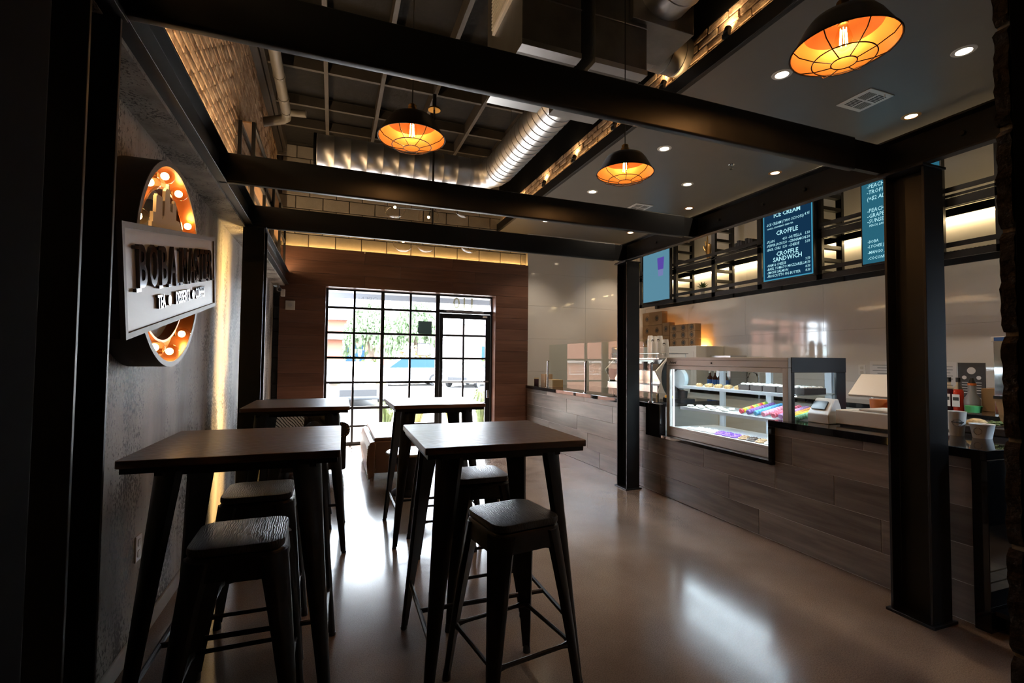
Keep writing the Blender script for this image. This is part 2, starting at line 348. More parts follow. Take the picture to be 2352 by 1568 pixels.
def dup(root, loc=None, rz=None, label=None, group=None):
    def cp(o, par):
        c = o.copy(); COL.objects.link(c); c.parent = par
        for ch in KIDS.get(o.name, []): cp(ch, c)
        return c
    c = cp(root, None)
    if loc is not None: c.location = loc
    if rz is not None: c.rotation_euler = (0, 0, rz)
    if label: c['label'] = label
    if group: c['group'] = group
    return c
KIDS = {}
def index(root):
    KIDS[root.name] = list(root.children)
    for c in root.children: index(c)
def rrect(hx, hy, r, n=5, cx=0.0, cy=0.0):
    P = []
    for (sx, sy, a0) in ((1, 1, 0), (-1, 1, 90), (-1, -1, 180), (1, -1, 270)):
        for k in range(n + 1):
            a = math.radians(a0 + 90 * k / n); P.append((cx + sx * (hx - r) + r * math.cos(a), cy + sy * (hy - r) + r * math.sin(a)))
    return P
def B(name, lo, hi, m, parent=None, bevel=0.0, seg=2): return MB().box(lo, hi).build(name, m, parent, bevel=bevel, seg=seg)
def frameM(o, x, y, z):   # local axes -> world
    x, y, z = map(Vector, (x, y, z)); o = Vector(o)
    return Matrix(((x.x, y.x, z.x, o.x), (x.y, y.y, z.y, o.y), (x.z, y.z, z.z, o.z), (0, 0, 0, 1)))
def lamp(name, kind, loc, energy, col, size=0.05, parent=None, target=None, spot=1.2, blend=0.5):
    l = bpy.data.lights.new(name, kind); l.energy = energy; l.color = col
    if kind in ('POINT', 'SPOT'): l.shadow_soft_size = size
    if kind == 'SPOT': l.spot_size = spot; l.spot_blend = blend
    o = bpy.data.objects.new(name, l); COL.objects.link(o); o.location = loc
    if target is not None: o.rotation_euler = (Vector(target) - Vector(loc)).to_track_quat('-Z', 'Y').to_euler()
    if parent: o.parent = parent
    return o
# ================================================================== STRUCTURE
struct(B('floor', (-2.45, -2.85, -0.12), (6.0, 8.43, 0.0), 'floor_concrete'), 'polished brown-grey concrete floor')
wl = struct(B('wall_left', (-1.07, 0.56, 0.0), (-0.87, 8.2, 2.50), 'concrete_wall'), 'mottled concrete-look wall behind the sign')
struct(B('trim_1', (-1.07, 0.56, 2.502), (-0.712, 8.05, 2.60), 'concrete_wall'), 'concrete soffit strip under the left steel channel')
bb = MB(); bb.box((-0.87, 0.56, 0.0), (-0.855, 8.05, 0.085)); struct(bb.build('baseboard_left', 'concrete_plain', bevel=0.004))
# left upper brick wall
wu = struct(B('wall_left_upper', (-1.07, 0.56, 2.60), (-0.888, 8.2, 4.80), 'mortar'), 'old brick wall above the left steel channel')
def brick_mesh(name, l, h, d, seed):
    rnd = random.Random(seed); b = MB()
    j = lambda a: rnd.uniform(-a, a)
    v = []
    for x in (0, d):
        for y, z in ((-l / 2, -h / 2), (l / 2, -h / 2), (l / 2, h / 2), (-l / 2, h / 2)):
            v.append((x, y + j(0.006), z + j(0.004)) if x else (x, y, z))
    v = [(p[0] + (j(0.004) if p[0] else 0), p[1], p[2]) for p in v]
    b.add(v, [(0, 3, 2, 1), (4, 5, 6, 7), (0, 1, 5, 4), (1, 2, 6, 5), (2, 3, 7, 6), (3, 0, 4, 7)])
    return b.mesh(name, 'brick', bevel=0.006, seg=1)
BR = [brick_mesh('brick', 0.205, 0.058, 0.03, i) for i in range(6)]
rest = MB(); cnt = 0
cells = []
for r in range(27):
    z = 2.66 + r * 0.072
    for c in range(33):
        y = 1.25 + (0.108 if r % 2 else 0) + c * 0.216
        cells.append((y, z))
# those seen largest: nearest the beam openings the camera looks through
cells.sort(key=lambda p: (p[0] - 3.3) ** 2 + ((p[1] - 3.4) * 1.6) ** 2)
cells = [p for p in cells if 2.0 < p[0] < 8.05]
for k, (y, z) in enumerate(cells):
    if z + 0.03 > 4.6: continue
    if cnt < 290:
        o = bpy.data.objects.new('brick', BR[k % 6]); COL.objects.link(o); o.parent = wu; o.location = (-0.89, y, z); cnt += 1
    else:
        dz = random.uniform(-.003, .003); x1 = -0.862 + random.uniform(-.006, .004)
        rest.box((-0.889, y - 0.101, z - 0.028 + dz), (x1, y + 0.101, z + 0.028 + dz))
o = rest.build('brick_field', 'brick', wu); o['kind'] = 'stuff'
struct(B('trim_2', (-0.90, 0.56, 4.60), (-0.80, 8.2, 4.66), 'purlin'), 'steel ledger angle along the top of the brick wall')
# roof
rf = struct(B('ceiling', (-2.5, -2.9, 4.80), (6.05, 8.45, 4.92), 'deck'), 'dark insulated roof deck with exposed purlins')
for k in range(-1, 10):
    x = -0.143 + 0.6235 * k
    if x > 2.8: break
    MB().box((x - 0.022, 0.56, 4.62), (x + 0.022, 8.2, 4.80)).build('purlin', 'purlin', rf)
for y in (2.2, 3.1, 4.0, 4.9, 5.8, 6.66, 7.3):
    MB().box((-0.87, y - 0.02, 4.66), (2.8, y + 0.02, 4.78)).build('cross_joist', 'purlin', rf)
for (x0, y0, z0, x1, y1, z1) in ((1.5, 6.9, 3.95, 0.9, 6.9, 4.62), (1.5, 6.9, 3.95, 2.1, 6.9, 4.62)):
    MB().cyl((x0, y0 + .6, z0 + .35), (x1, y1 + .6, z1), 0.018, n=6).build('brace', 'purlin', rf)
# front facade: block wall with the storefront opening
OX0, OX1, OZ = -0.13, 2.685, 2.535
wf = MB()
wf.box((-1.07, 8.20, 0), (OX0, 8.42, 4.8)); wf.box((OX1, 8.20, 0), (5.85, 8.42, 4.8)); wf.box((OX0, 8.20, OZ), (OX1, 8.42, 4.8))
wf = struct(wf.build('wall_front', 'block_joint'), 'front block wall above the wood panelling')
BL = MB().box((-0.194, -0.03, -0.094), (0.194, 0, 0.094)).mesh('block', 'block', bevel=0.006, seg=1)
for r in range(9):
    z = 2.95 + r * 0.2 + 0.1
    for c in range(11):
        x = -0.80 + (0.2 if r % 2 else 0) + c * 0.4
        if x > 3.4: continue
        o = bpy.data.objects.new('block', BL); COL.objects.link(o); o.parent = wf; o.location = (x, 8.20, z)
BD = MB().box((-0.045, -0.03, -0.094), (0.045, 0, 0.094)).mesh('block', 'block_dark', bevel=0.006, seg=1)
for r in range(12):
    o = bpy.data.objects.new('block', BD); COL.objects.link(o); o.parent = wf; o.location = (-0.822, 8.165, 0.1 + r * 0.2)
# wood panelling
wp = MB(); wp.box((-0.78, 8.09, 0), (OX0, 8.17, 3.11)); wp.box((OX1, 8.09, 0), (3.30, 8.17, 3.11)); wp.box((OX0, 8.09, OZ), (OX1, 8.17, 3.11))
wp = struct(wp.build('wall_front_panelling', 'black_void'), 'walnut plank panelling around the storefront window')
rows = 16; ph = 3.12 / rows
for r in range(rows):
    z0 = r * ph; z1 = z0 + ph - 0.0025
    segs = []
    if z0 < OZ - 0.05:
        z1c = z1
        segs = [(-0.78, OX0), (OX1, 3.30)]
        if z1 > OZ: segs = [(-0.78, OX0), (OX1, 3.30)]; extra = [(OX0, OX1, OZ, z1)]
        else: extra = []
    else:
        cut = [0.45, 1.9] if r % 2 else [1.02, 2.3]
        xs = [-0.78] + cut + [3.30]; segs = [(xs[i], xs[i + 1]) for i in range(3)]; extra = []
    for (a, b_) in segs:
        MB().box((a + 0.0012, 8.05, z0), (b_ - 0.0012, 8.09, z1)).build('plank', 'wood_wall', wp, bevel=0.0015, seg=1)
    for (a, b_, c_, d_) in extra:
        MB().box((a, 8.05, c_), (b_, 8.09, d_)).build('plank', 'wood_wall', wp, bevel=0.0015, seg=1)
rv = MB(); rv.box((OX0 + .006, 8.0505, OZ - .006), (OX1 - .006, 8.234, OZ - .0006)); rv.box((OX1 - .006, 8.0505, 0.001), (OX1 - .0006, 8.234, OZ - .0006)); rv.box((OX0 + .0006, 8.0505, 0.001), (OX0 + .006, 8.234, OZ - .0006))
struct(rv.build('trim_3', 'wood_wall'), 'walnut reveal boards of the window opening')
# white glossy tile: front return and the long right wall
wt = struct(B('wall_front_tile', (3.30, 8.12, 0), (5.70, 8.20, 3.72), 'grout_light'), 'white glossy tiled return wall behind the counter')
for r in range(7):
    for c in range(2):
        z0 = r * 0.6; z1 = min(3.72, z0 + 0.5985); x0 = 3.302 + c * 1.2; x1 = min(5.65, x0 + 1.1985)
        if z0 < 3.72: MB().box((x0, 8.10, z0), (x1, 8.12, z1)).build('tile', 'tile_white', wt, bevel=0.001, seg=1)
wr = struct(B('wall_right', (5.67, 0.56, 0), (5.85, 8.2, 3.80), 'grout_light'), 'white glossy tiled wall behind the counter')
for r in range(7):
    for c in range(7):
        z0 = r * 0.6; z1 = min(3.72, z0 + 0.5985); y0 = 0.6 + c * 1.2 + (0.0 if r % 2 else -0.04); y1 = min(8.1, y0 + 1.1985)
        if y1 > y0 + .05: MB().box((5.65, max(0.6, y0), z0), (5.67, y1, z1)).build('tile', 'tile_white', wr, bevel=0.001, seg=1)
# dropped ceiling on the right with brick fascia
struct(B('ceiling_right', (2.77, 0.56, 3.72), (5.85, 8.2, 3.80), 'soffit'), 'smooth grey dropped ceiling above the counter')
struct(MB().box((2.732, 0.56, 3.72), (2.77, 8.2, 3.83)).box((2.722, 0.56, 3.72), (2.732, 8.2, 3.846)).build('trim_4', 'steel', bevel=0.003), 'black steel ledge edging the dropped ceiling')
fb = struct(B('wall_fascia', (2.792, 0.56, 3.80), (2.95, 8.2, 4.095), 'mortar'), 'strip of old brick above the steel ledge')
struct(B('wall_fascia_upper', (2.762, 0.56, 4.095), (2.95, 8.2, 4.80), 'black_void'), 'black panel above the brick strip')
k = 0
BR2 = []
for i in range(6):
    me = BR[i].copy(); BR2.append(me)
for r in range(4):
    z = 3.863 + r * 0.067
    for c in range(30):
        y = 1.7 + (0.108 if r % 2 else 0) + c * 0.216
        if y > 8.05: continue
        o = bpy.data.objects.new('brick', BR2[k % 6]); k += 1; COL.objects.link(o); o.parent = fb; o.location = (2.794, y, z); o.rotation_euler = (0, 0, PI)
# opening that the camera looks through: back wall, jambs, the dark room behind
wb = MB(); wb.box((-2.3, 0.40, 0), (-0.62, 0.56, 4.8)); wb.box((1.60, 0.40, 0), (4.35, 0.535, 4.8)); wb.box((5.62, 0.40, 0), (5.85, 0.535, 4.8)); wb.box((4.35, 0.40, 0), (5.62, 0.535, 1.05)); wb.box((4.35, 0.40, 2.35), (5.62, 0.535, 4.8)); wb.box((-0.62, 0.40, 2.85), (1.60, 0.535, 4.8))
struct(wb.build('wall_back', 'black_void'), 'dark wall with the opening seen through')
wv = struct(B('wall_back_veneer', (1.266, 0.535, 0), (2.9, 0.5585, 2.85), 'mortar'), 'rough stone veneer edge of the opening')
for r in range(14):
    z0 = r * 0.2085 + 0.02; b = MB()
    n = 14; ring0 = []; ring1 = []
    for i in range(n + 1):
        z = z0 + 0.2 * i / n; e = random.uniform(-0.004, 0.004) + (0.008 if i in (0, n) else 0)
        ring0.append((1.252 + e, 0.536, z)); ring1.append((1.252 + e + random.uniform(-.003, .003), 0.559, z))
    vs = ring0 + ring1 + [(1.34, 0.536, z0), (1.34, 0.536, z0 + 0.2), (1.34, 0.559, z0), (1.34, 0.559, z0 + 0.2)]
    m = n + 1; fs = [(i, i + 1, m + i + 1, m + i) for i in range(n)]
    fs += [tuple(range(m)) + (2 * m + 1, 2 * m), tuple(range(m, 2 * m)) + (2 * m + 3, 2 * m + 2)]
    b.add(vs, fs).build('stone', 'stone_edge', wv)
struct(MB().box((1.252, 0.40, 0), (1.34, 0.534, 2.85)).build('trim_5', 'black_void', bevel=0.002), 'black steel jamb on the right of the opening')
struct(MB().box((-0.62, 0.42, 0), (-0.262, 0.585, 2.85)).build('trim_6', 'black_void', bevel=0.006, seg=3), 'black steel jamb on the left of the opening')
struct(B('wall_kitchen', (3.0, -2.7, 0), (3.1, 0.40, 4.8), 'tile_white'), 'wall of the kitchen behind the back pass-through')
struct(B('ceiling_kitchen', (3.1, -2.7, 2.9), (5.85, 0.40, 3.0), 'tile_white'), 'low kitchen ceiling')
kl = thing('kitchen_light', 'cool ceiling light panel in the kitchen behind the pass-through', 'ceiling light', (4.9, -0.7, 2.86)); MB().box((-0.6, -0.6, 0), (0.6, 0.6, 0.012)).build('diffuser', emis('kitchen_led', (0.62, 0.80, 1.0), 34.0), kl); MB().box((-0.63, -0.63, 0.012), (0.63, 0.63, 0.04)).build('frame', 'white_plastic', kl)
struct(B('wall_kitchen_rear', (3.1, -2.7, 0), (5.85, -2.6, 2.9), 'tile_white'), 'rear kitchen wall')
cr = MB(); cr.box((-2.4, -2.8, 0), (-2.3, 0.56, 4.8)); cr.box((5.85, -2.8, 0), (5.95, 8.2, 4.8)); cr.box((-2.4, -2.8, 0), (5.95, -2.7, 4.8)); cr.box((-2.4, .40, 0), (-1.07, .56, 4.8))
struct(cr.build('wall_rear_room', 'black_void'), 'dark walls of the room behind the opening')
# ================================================================== STOREFRONT
MATS['alu'] = mat('alu', (0.012, 0.014, 0.016), 0.35, 0.3)
w1 = struct(empty('window_1', (0, 0, 0)), 'black storefront window with square panes'); 
YF0, YF1 = 8.235, 8.300
VX = [(-0.128, -0.086), (0.298, 0.332), (0.736, 0.790), (1.206, 1.240), (1.656, 1.723)]
HZ = [(0.0, 0.055), (0.288, 0.322), (0.577, 0.621), (0.996, 1.032), (1.396, 1.432), (1.798, 1.834), (2.207, 2.243), (2.500, 2.528)]
for a, b in VX: MB().box((a, YF0, 0), (b, YF1, 2.528)).build('mullion', 'alu', w1, bevel=0.002)
MB().box((1.723, YF0, 2.500), (2.655, YF1, 2.528)).build('head_rail', 'alu', w1)
MB().box((1.723, YF0, 2.212), (2.655, YF1, 2.268)).build('transom_bar', 'alu', w1)
MB().box((2.655, YF0, 0), (2.684, YF1, 2.528)).build('mullion', 'alu', w1)
for a, b in HZ: MB().box((-0.128, YF0 + .006, a), (1.70, YF1 - .006, b)).build('muntin_rail', 'alu', w1)
for i in range(4):
    for j in range(7):
        MB().box((VX[i][1], 8.262, HZ[j][1]), (VX[i + 1][0], 8.268, HZ[j + 1][0])).build('pane', 'pane_glass', w1)
MB().box((1.723, 8.262, 2.268), (2.655, 8.268, 2.50)).build('pane', 'pane_glass', w1)
d1 = struct(empty('door_1', (0, 0, 0)), 'black framed glass entrance door')
dz = [(0.02, 0.245), (0.608, 0.642), (0.994, 1.028), (1.402, 1.436), (1.804, 1.838), (2.117, 2.205)]
MB().box((1.727, YF0 + .005, 0.02), (1.786, YF1 - .005, 2.205)).build('stile', 'alu', d1, bevel=0.002)
MB().box((2.560, YF0 + .005, 0.02), (2.651, YF1 - .005, 2.205)).build('stile', 'alu', d1, bevel=0.002)
MB().box((2.140, YF0 + .01, 0.245), (2.170, YF1 - .01, 2.117)).build('muntin', 'alu', d1)
for a, b in dz: MB().box((1.786, YF0 + .008, a), (2.560, YF1 - .008, b)).build('rail', 'alu', d1)
for (xa, xb) in ((1.786, 2.140), (2.170, 2.560)):
    for j in range(5): MB().box((xa, 8.262, dz[j][1]), (xb, 8.268, dz[j + 1][0])).build('pane', 'pane_glass', d1)
pb = MB().box((1.76, 8.18, 1.000), (2.605, 8.205, 1.026)).build('push_bar', 'chrome', d1, bevel=0.005)
MB().box((1.765, 8.20, 1.003), (1.785, 8.24, 1.023)).box((2.58, 8.20, 1.003), (2.60, 8.24, 1.023)).build('bracket', 'chrome', pb)
MB().box((2.585, 8.215, 0.72), (2.62, 8.241, 0.86)).build('lock', 'chrome', d1, bevel=0.004)
MB().box((2.50, 8.215, 2.15), (2.58, 8.241, 2.176)).build('closer_contact', 'white_plastic', d1, bevel=0.003)
# lettering on the glass faces outwards (mirrored from inside)
OUT = lambda x, z, y=8.2695: frameM((x, y, z), (-1, 0, 0), (0, 0, 1), (0, 1, 0))
MB().text('OPEN', 0.125, OUT(0.532, 2.375), 0.001, bold=-0.004).build('open_lettering', 'print_dark', w1)
MB().text('110', 0.28, OUT(2.165, 2.385), 0.001).build('address_number', 'gold_letter', w1)
h = MB()
h.text('HOURS', 0.085, OUT(2.163, 1.343), 0.001, bold=.003).text('OPEN DAILY', 0.05, OUT(2.163, 1.253), 0.001).text('MONDAY - SUNDAY', 0.042, OUT(2.163, 1.193), 0.001)
for (x0, z0, x1, z1) in ((1.80, 1.135, 2.47, 1.147), (1.80, 1.35, 1.98, 1.362), (2.29, 1.35, 2.47, 1.362), (1.80, 1.135, 1.812, 1.362), (2.458, 1.135, 2.47, 1.362)): h.box((x0 + .028, 8.2685, z0), (x1 + .028, 8.2705, z1))
h.build('hours_lettering', 'white_letter', d1)
mat('plate_grey', (0.30, 0.32, 0.34), 0.4)
sp = MB().box((1.838, 8.222, 2.226), (2.512, 8.236, 2.254)).build('notice_strip', 'plate_grey', w1)
MB().text('THIS DOOR TO REMAIN UNLOCKED WHEN BUILDING IS OCCUPIED', 0.019, frameM((2.175, 8.221, 2.240), (1, 0, 0), (0, 0, 1), (0, -1, 0)), 0.0).build('notice_text', 'alu', sp)
pg = MB().box((1.355, 8.255, 1.836), (1.590, 8.2605, 2.054)).build('window_sign', 'poster_grey'); tag(pg, 'dark grey square sign taped inside the upper storefront pane', 'sign')
pl = MB().box((1.348, 8.255, 1.466), (1.566, 8.2605, 1.675)).build('window_notice', 'notice_paper'); tag(pl, 'pale framed paper notice taped in the storefront pane below the dark sign', 'notice')
e = MB()
for (a, b, c, d) in ((1.348, 1.466, 1.566, 1.472), (1.348, 1.669, 1.566, 1.675), (1.348, 1.466, 1.354, 1.675), (1.560, 1.466, 1.566, 1.675)): e.box((a, 8.2535, b), (c, 8.2552, d))
e.build('printed_border', 'plate_grey', pl)
# small fixtures on the panelling
tp = thing('thermostat', 'square beige thermostat on the wood wall left of the window', 'thermostat', (-0.627, 8.05, 2.206))
MB().box((-0.068, -0.022, -0.07), (0.068, 0, 0.07)).build('housing', 'off_white', tp, bevel=0.006); MB().cyl((0, -0.022, 0), (0, -0.032, 0), 0.03, n=18).build('dial', 'brushed', tp)
sn = MB().box((-0.763, 8.015, 2.334), (-0.702, 8.05, 2.444)).build('motion_sensor', 'white_plastic', bevel=0.008); tag(sn, 'small white motion sensor high on the wood wall', 'sensor')
sc = thing('security_camera', 'dark bullet security camera under the left soffit corner', 'camera', (-0.79, 7.93, 2.43))
MB().cyl((0, 0.0, 0.0), (0.03, -0.11, -0.02), 0.032, n=14).build('body', 'duct_dark', sc, smooth=True); MB().cyl((0.03, -0.11, -0.02), (0.033, -0.118, -0.022), 0.024, n=14).build('lens', 'black_plastic', sc); MB().cyl((0, 0, 0), (0, 0.0, 0.072), 0.012, n=8).build('bracket', 'duct_dark', sc)
# ================================================================== STEEL FRAME
def hcol(name, x0, x1, y0, y1, ztop, label):
    t = thing(name, label, 'column', ((x0 + x1) / 2, (y0 + y1) / 2, 0), 0, 'black steel columns')
    a, b = (x1 - x0) / 2, (y1 - y0) / 2; tf, tw = 0.014, 0.006
    poly = [(-a, -b), (a, -b), (a, -b + tf), (tw, -b + tf), (tw, b - tf), (a, b - tf), (a, b), (-a, b), (-a, b - tf), (-tw, b - tf), (-tw, -b + tf), (-a, -b + tf)]
    MB().prism(poly, 'z', 0.016, ztop - 0.014).build('shaft', 'steel', t, bevel=0.0015, seg=1)
    MB().box((-a - 0.02, -b - 0.016, 0), (a + 0.02, b + 0.016, 0.016)).build('base_plate', 'steel', t, bevel=0.002)
    MB().box((-a - 0.03, -b - 0.012, ztop - 0.014), (a + 0.012, b + 0.012, ztop)).build('cap_plate', 'steel', t, bevel=0.002)
    return t
hcol('steel_column', 3.036, 3.20, 1.665, 1.875, 2.52, 'black steel column standing nearest, in front of the register')
hcol('steel_column', 3.036, 3.20, 4.525, 4.725, 2.52, 'black steel column left of the pastry display case')
cC = hcol('steel_column', -0.728, -0.565, 4.525, 4.725, 2.52, 'black steel column by the left wall behind the glowing sign')
hcol('steel_column', -0.835, -0.665, 1.66, 1.875, 2.52, 'large dark steel column filling the left edge of view')
def channel(name, xw, side, y0, y1, z0, z1, fl, label, holes):
    t = thing(name, label, 'beam', (xw, (y0 + y1) / 2, z0)); h = z1 - z0; L = (y1 - y0) / 2
    s = side; tf, tw = 0.011, 0.008
    poly = [(0, 0), (s * fl, 0), (s * fl, tf), (s * tw, tf + .004), (s * tw, h - tf - .004), (s * fl, h - tf), (s * fl, h), (0, h)]
    MB().prism(poly, 'y', -L, L).build('profile', 'steel_beam', t, bevel=0.001, seg=1)
    for yh, zz, r in holes:
        MB().cyl((s * tw, yh - (y0 + y1) / 2, zz - z0), (s * (tw + 0.018), yh - (y0 + y1) / 2, zz - z0), r, n=6).build('bolt', 'black_plastic', t)
    return t
mat('steel_beam', (0.011, 0.012, 0.014), 0.42, 0.0, var=0.25, vscale=3, spec=0.35)
channel('steel_channel', -0.712, 1, 0.6, 8.04, 2.52, 2.72, 0.057, 'black steel channel running along the left wall', [(y, z, 0.016) for y in (2.0, 2.9, 3.3, 4.1, 5.6, 6.2, 6.9, 7.4) for z in (2.57,)])
channel('steel_channel', 3.078, -1, 0.6, 4.74, 2.52, 2.72, 0.058, 'black steel channel above the counter carried by the right columns', [(y, 2.62, 0.013) for y in (1.5, 2.4, 2.75, 3.2, 3.6, 4.05)])
def xbeam(y0, y1, xr, label):
    t = thing('steel_beam', label, 'beam', ((-0.70 + xr) / 2, y0, 2.52), 0, 'black steel cross beams'); hx = (xr + 0.70) / 2
    P = rrect(( y1 - y0) / 2, 0.095, 0.012, 4, (y1 - y0) / 2, 0.095)
    MB().prism(P, 'x', -hx, hx).build('tube', 'steel_beam', t, smooth=True, ang=25)
    MB().box((hx, 0.01, 0.01), (hx + (3.072 - xr), (y1 - y0) - 0.005, 0.18)).build('end_stub', 'steel', t)
xbeam(1.857, 1.902, 2.775, 'nearest black steel beam crossing overhead')
xbeam(3.445, 3.495, 2.91, 'middle black steel beam crossing overhead')
xbeam(4.57, 4.62, 2.91, 'farthest black steel beam crossing overhead')
# LED strip hidden on the wall side of the left column
ls = MB().box((-0.664, 4.60, 0.05), (-0.654, 4.65, 2.45)).build('led_strip', 'led_wall'  if 'led_wall' in MATS else emis('led_wall', (1.0, 0.62, 0.20), 20.0)); tag(ls, 'vertical warm light strip behind the left column washing the concrete wall', 'light strip')
ls = MB().box((-0.700, 0.9, 2.7205), (-0.675, 8.0, 2.727)).build('led_strip', emis('led_brick', (1.0, 0.66, 0.34), 34.0)); tag(ls, 'warm light strip on the left channel washing the brick wall', 'light strip')
ls = MB().box((-0.74, 8.112, 3.112), (3.28, 8.126, 3.12)).build('led_strip', emis('led_panel', (1.0, 0.56, 0.17), 20.0)); tag(ls, 'amber light strip on top of the wood panelling', 'light strip')
# outlet
ol = thing('wall_outlet', 'white double wall outlet low on the concrete wall', 'outlet', (-0.87, 2.855, 0.482))
MB().box((0, -0.038, -0.062), (0.007, 0.038, 0.062)).build('cover_plate', 'white_plastic', ol, bevel=0.003)
for zz in (-0.026, 0.026): MB().prism(rrect(0.017, 0.017, 0.008, 3, 0, zz), 'x', 0.007, 0.010).build('socket', 'off_white', ol)
# ================================================================== TABLES AND STOOLS
def leg_loft(b, top, bot, w0, d0, w1, d1, out, k=5, bow=0.0):
    top, bot = Vector(top), Vector(bot); out = Vector((out[0], out[1], 0)).normalized(); tan = Vector((-out.y, out.x, 0)); rings = []
    for i in range(k + 1):
        t = i / k; p = top.lerp(bot, t) + out * (bow * math.sin(PI * t)); w = w0 + (w1 - w0) * (t ** 0.9); d = d0 + (d1 - d0) * t
        sec = [(-w / 2, -d / 2), (-w / 2, d * 0.05), (-w * 0.32, d * 0.36), (0, d / 2), (w * 0.32, d * 0.36), (w / 2, d * 0.05), (w / 2, -d / 2)]
        rings.append([p + tan * u + out * v for u, v in sec])
    b.loft(rings); return b
def make_table():
    t = thing('bar_table', '', 'table')
    hs = 0.3587
    MB().prism(rrect(hs, hs, 0.012, 3), 'z', 1.032, 1.06).build('tabletop', 'table_grain', t, bevel=0.003)
    f = MB(); a = hs - 0.012
    for (lo, hi) in (((-a, -a, 1.012), (a, -a + .02, 1.032)), ((-a, a - .02, 1.012), (a, a, 1.032)), ((-a, -a + .02, 1.012), (-a + .02, a - .02, 1.032)), ((a - .02, -a + .02, 1.012), (a, a - .02, 1.032))): f.box(lo, hi)
    f.box((-0.27, -0.27, 0.985), (0.27, -0.255, 1.02)).box((-0.27, 0.255, 0.985), (0.27, 0.27, 1.02)).box((-0.27, -0.25, 0.985), (-0.255, 0.25, 1.02)).box((0.255, -0.25, 0.985), (0.27, 0.25, 1.02))
    f.build('top_frame', 'gunmetal', t)
    for sx in (-1, 1):
        for sy in (-1, 1):
            b = MB(); leg_loft(b, (sx * 0.238, sy * 0.238, 1.03), (sx * 0.338, sy * 0.338, 0.012), 0.125, 0.05, 0.032, 0.026, (sx, sy))
            l = b.build('leg', 'gunmetal', t, smooth=True, ang=50)
            MB().cyl((sx * 0.338, sy * 0.338, 0), (sx * 0.338, sy * 0.338, 0.014), 0.017, n=10).build('foot', 'black_plastic', l)
    for sx in (-1, 1): MB().tube([(sx * 0.312, -0.312, 0.25), (sx * 0.312, 0.312, 0.25)], 0.011, 8).build('side_rail', 'gunmetal', t, smooth=True)
    MB().tube([(-0.312, 0, 0.25), (0.312, 0, 0.25)], 0.011, 8).build('cross_rail', 'gunmetal', t, smooth=True)
    return t
T = make_table(); index(T)
TBL = [(-0.316, 2.340, -0.019, 'dark wood and metal bar table nearest the glowing sign'), (0.713, 2.264, -0.012, 'dark wood and metal bar table in the middle foreground'),
       (-0.228, 4.091, -0.013, 'dark bar table farther back beside the left column'), (0.794, 4.043, 0.007, 'dark bar table farther back in front of the window door')]
for i, (x, y, a, lab) in enumerate(TBL):
    o = T if i == 0 else dup(T)
    o.location = (x, y, 0); o.rotation_euler = (0, 0, a); o['label'] = lab; o['group'] = 'bar tables'
def make_stool():
    t = thing('bar_stool', '', 'stool')
    P = rrect(0.155, 0.155, 0.055, 6)
    b = MB(); b.loft([[(x * s, y * s, z) for x, y in P] for s, z in ((0.985, 0.732), (1, 0.737), (1, 0.752), (0.985, 0.759), (0.95, 0.76))]); b.build('seat', 'seat_grain', t, smooth=True, ang=30)
    b = MB(); b.loft([[(x * s, y * s, z) for x, y in P] for s, z in ((0.93, 0.731), (1.0, 0.722), (1.03, 0.69), (1.05, 0.648), (1.02, 0.648), (0.98, 0.69), (0.92, 0.712))]); b.build('seat_pan', 'gunmetal', t, smooth=True, ang=50)
    for sx in (-1, 1):
        for sy in (-1, 1):
            b = MB(); leg_loft(b, (sx * 0.125, sy * 0.125, 0.715), (sx * 0.208, sy * 0.208, 0.03), 0.112, 0.045, 0.034, 0.028, (sx, sy), bow=0.006)
            l = b.build('leg', 'gunmetal', t, smooth=True, ang=50)
            MB().cyl((sx * 0.2085, sy * 0.2085, 0), (sx * 0.207, sy * 0.207, 0.04), 0.020, 0.017, n=12).build('rubber_foot', 'black_plastic', l, smooth=True)
    q = 0.183; z = 0.245
    for (a, c) in (((-q, -q), (q, -q)), ((q, -q), (q, q)), ((q, q), (-q, q)), ((-q, q), (-q, -q))):
        p = Vector((*a, z)); r = Vector((*c, z)); d = r - p
        MB().tube([p + d * 0.0, p + d * .06, p + d * .14, p + d * .86, p + d * .94, r], [0.014, 0.014, 0.009, 0.009, 0.014, 0.014], 8).build('foot_rail', 'gunmetal', t, smooth=True)
    b = MB(); b.tube([(-0.13, -0.13, 0.64), (0.13, 0.13, 0.64)], 0.008, 6); b.tube([(-0.13, 0.13, 0.628), (0.13, -0.13, 0.628)], 0.008, 6); b.build('cross_brace', 'gunmetal', t, smooth=True)
    return t
ST = make_stool(); index(ST)
SL = [(0.742, 1.968, 9.5, 'black bar stool with wood seat in front of the middle foreground table'), (0.800, 2.715, 1.0, 'black bar stool tucked behind the middle foreground table'),
      (-0.305, 2.070, 1.0, 'black bar stool in front of the table nearest the sign'), (-0.325, 2.715, 0.0, 'black bar stool behind the table nearest the sign'),
      (0.800, 3.665, 0.0, 'black bar stool on the near side of the table by the door'), (-0.215, 3.70, 0.0, 'black bar stool on the near side of the table beside the left column'),
      (-0.205, 4.50, 0.0, 'black bar stool on the far side of the table beside the left column')]
for i, (x, y, a, lab) in enumerate(SL):
    o = ST if i == 0 else dup(ST)
    o.location = (x, y, 0); o.rotation_euler = (0, 0, math.radians(a)); o['label'] = lab; o['group'] = 'bar stools'
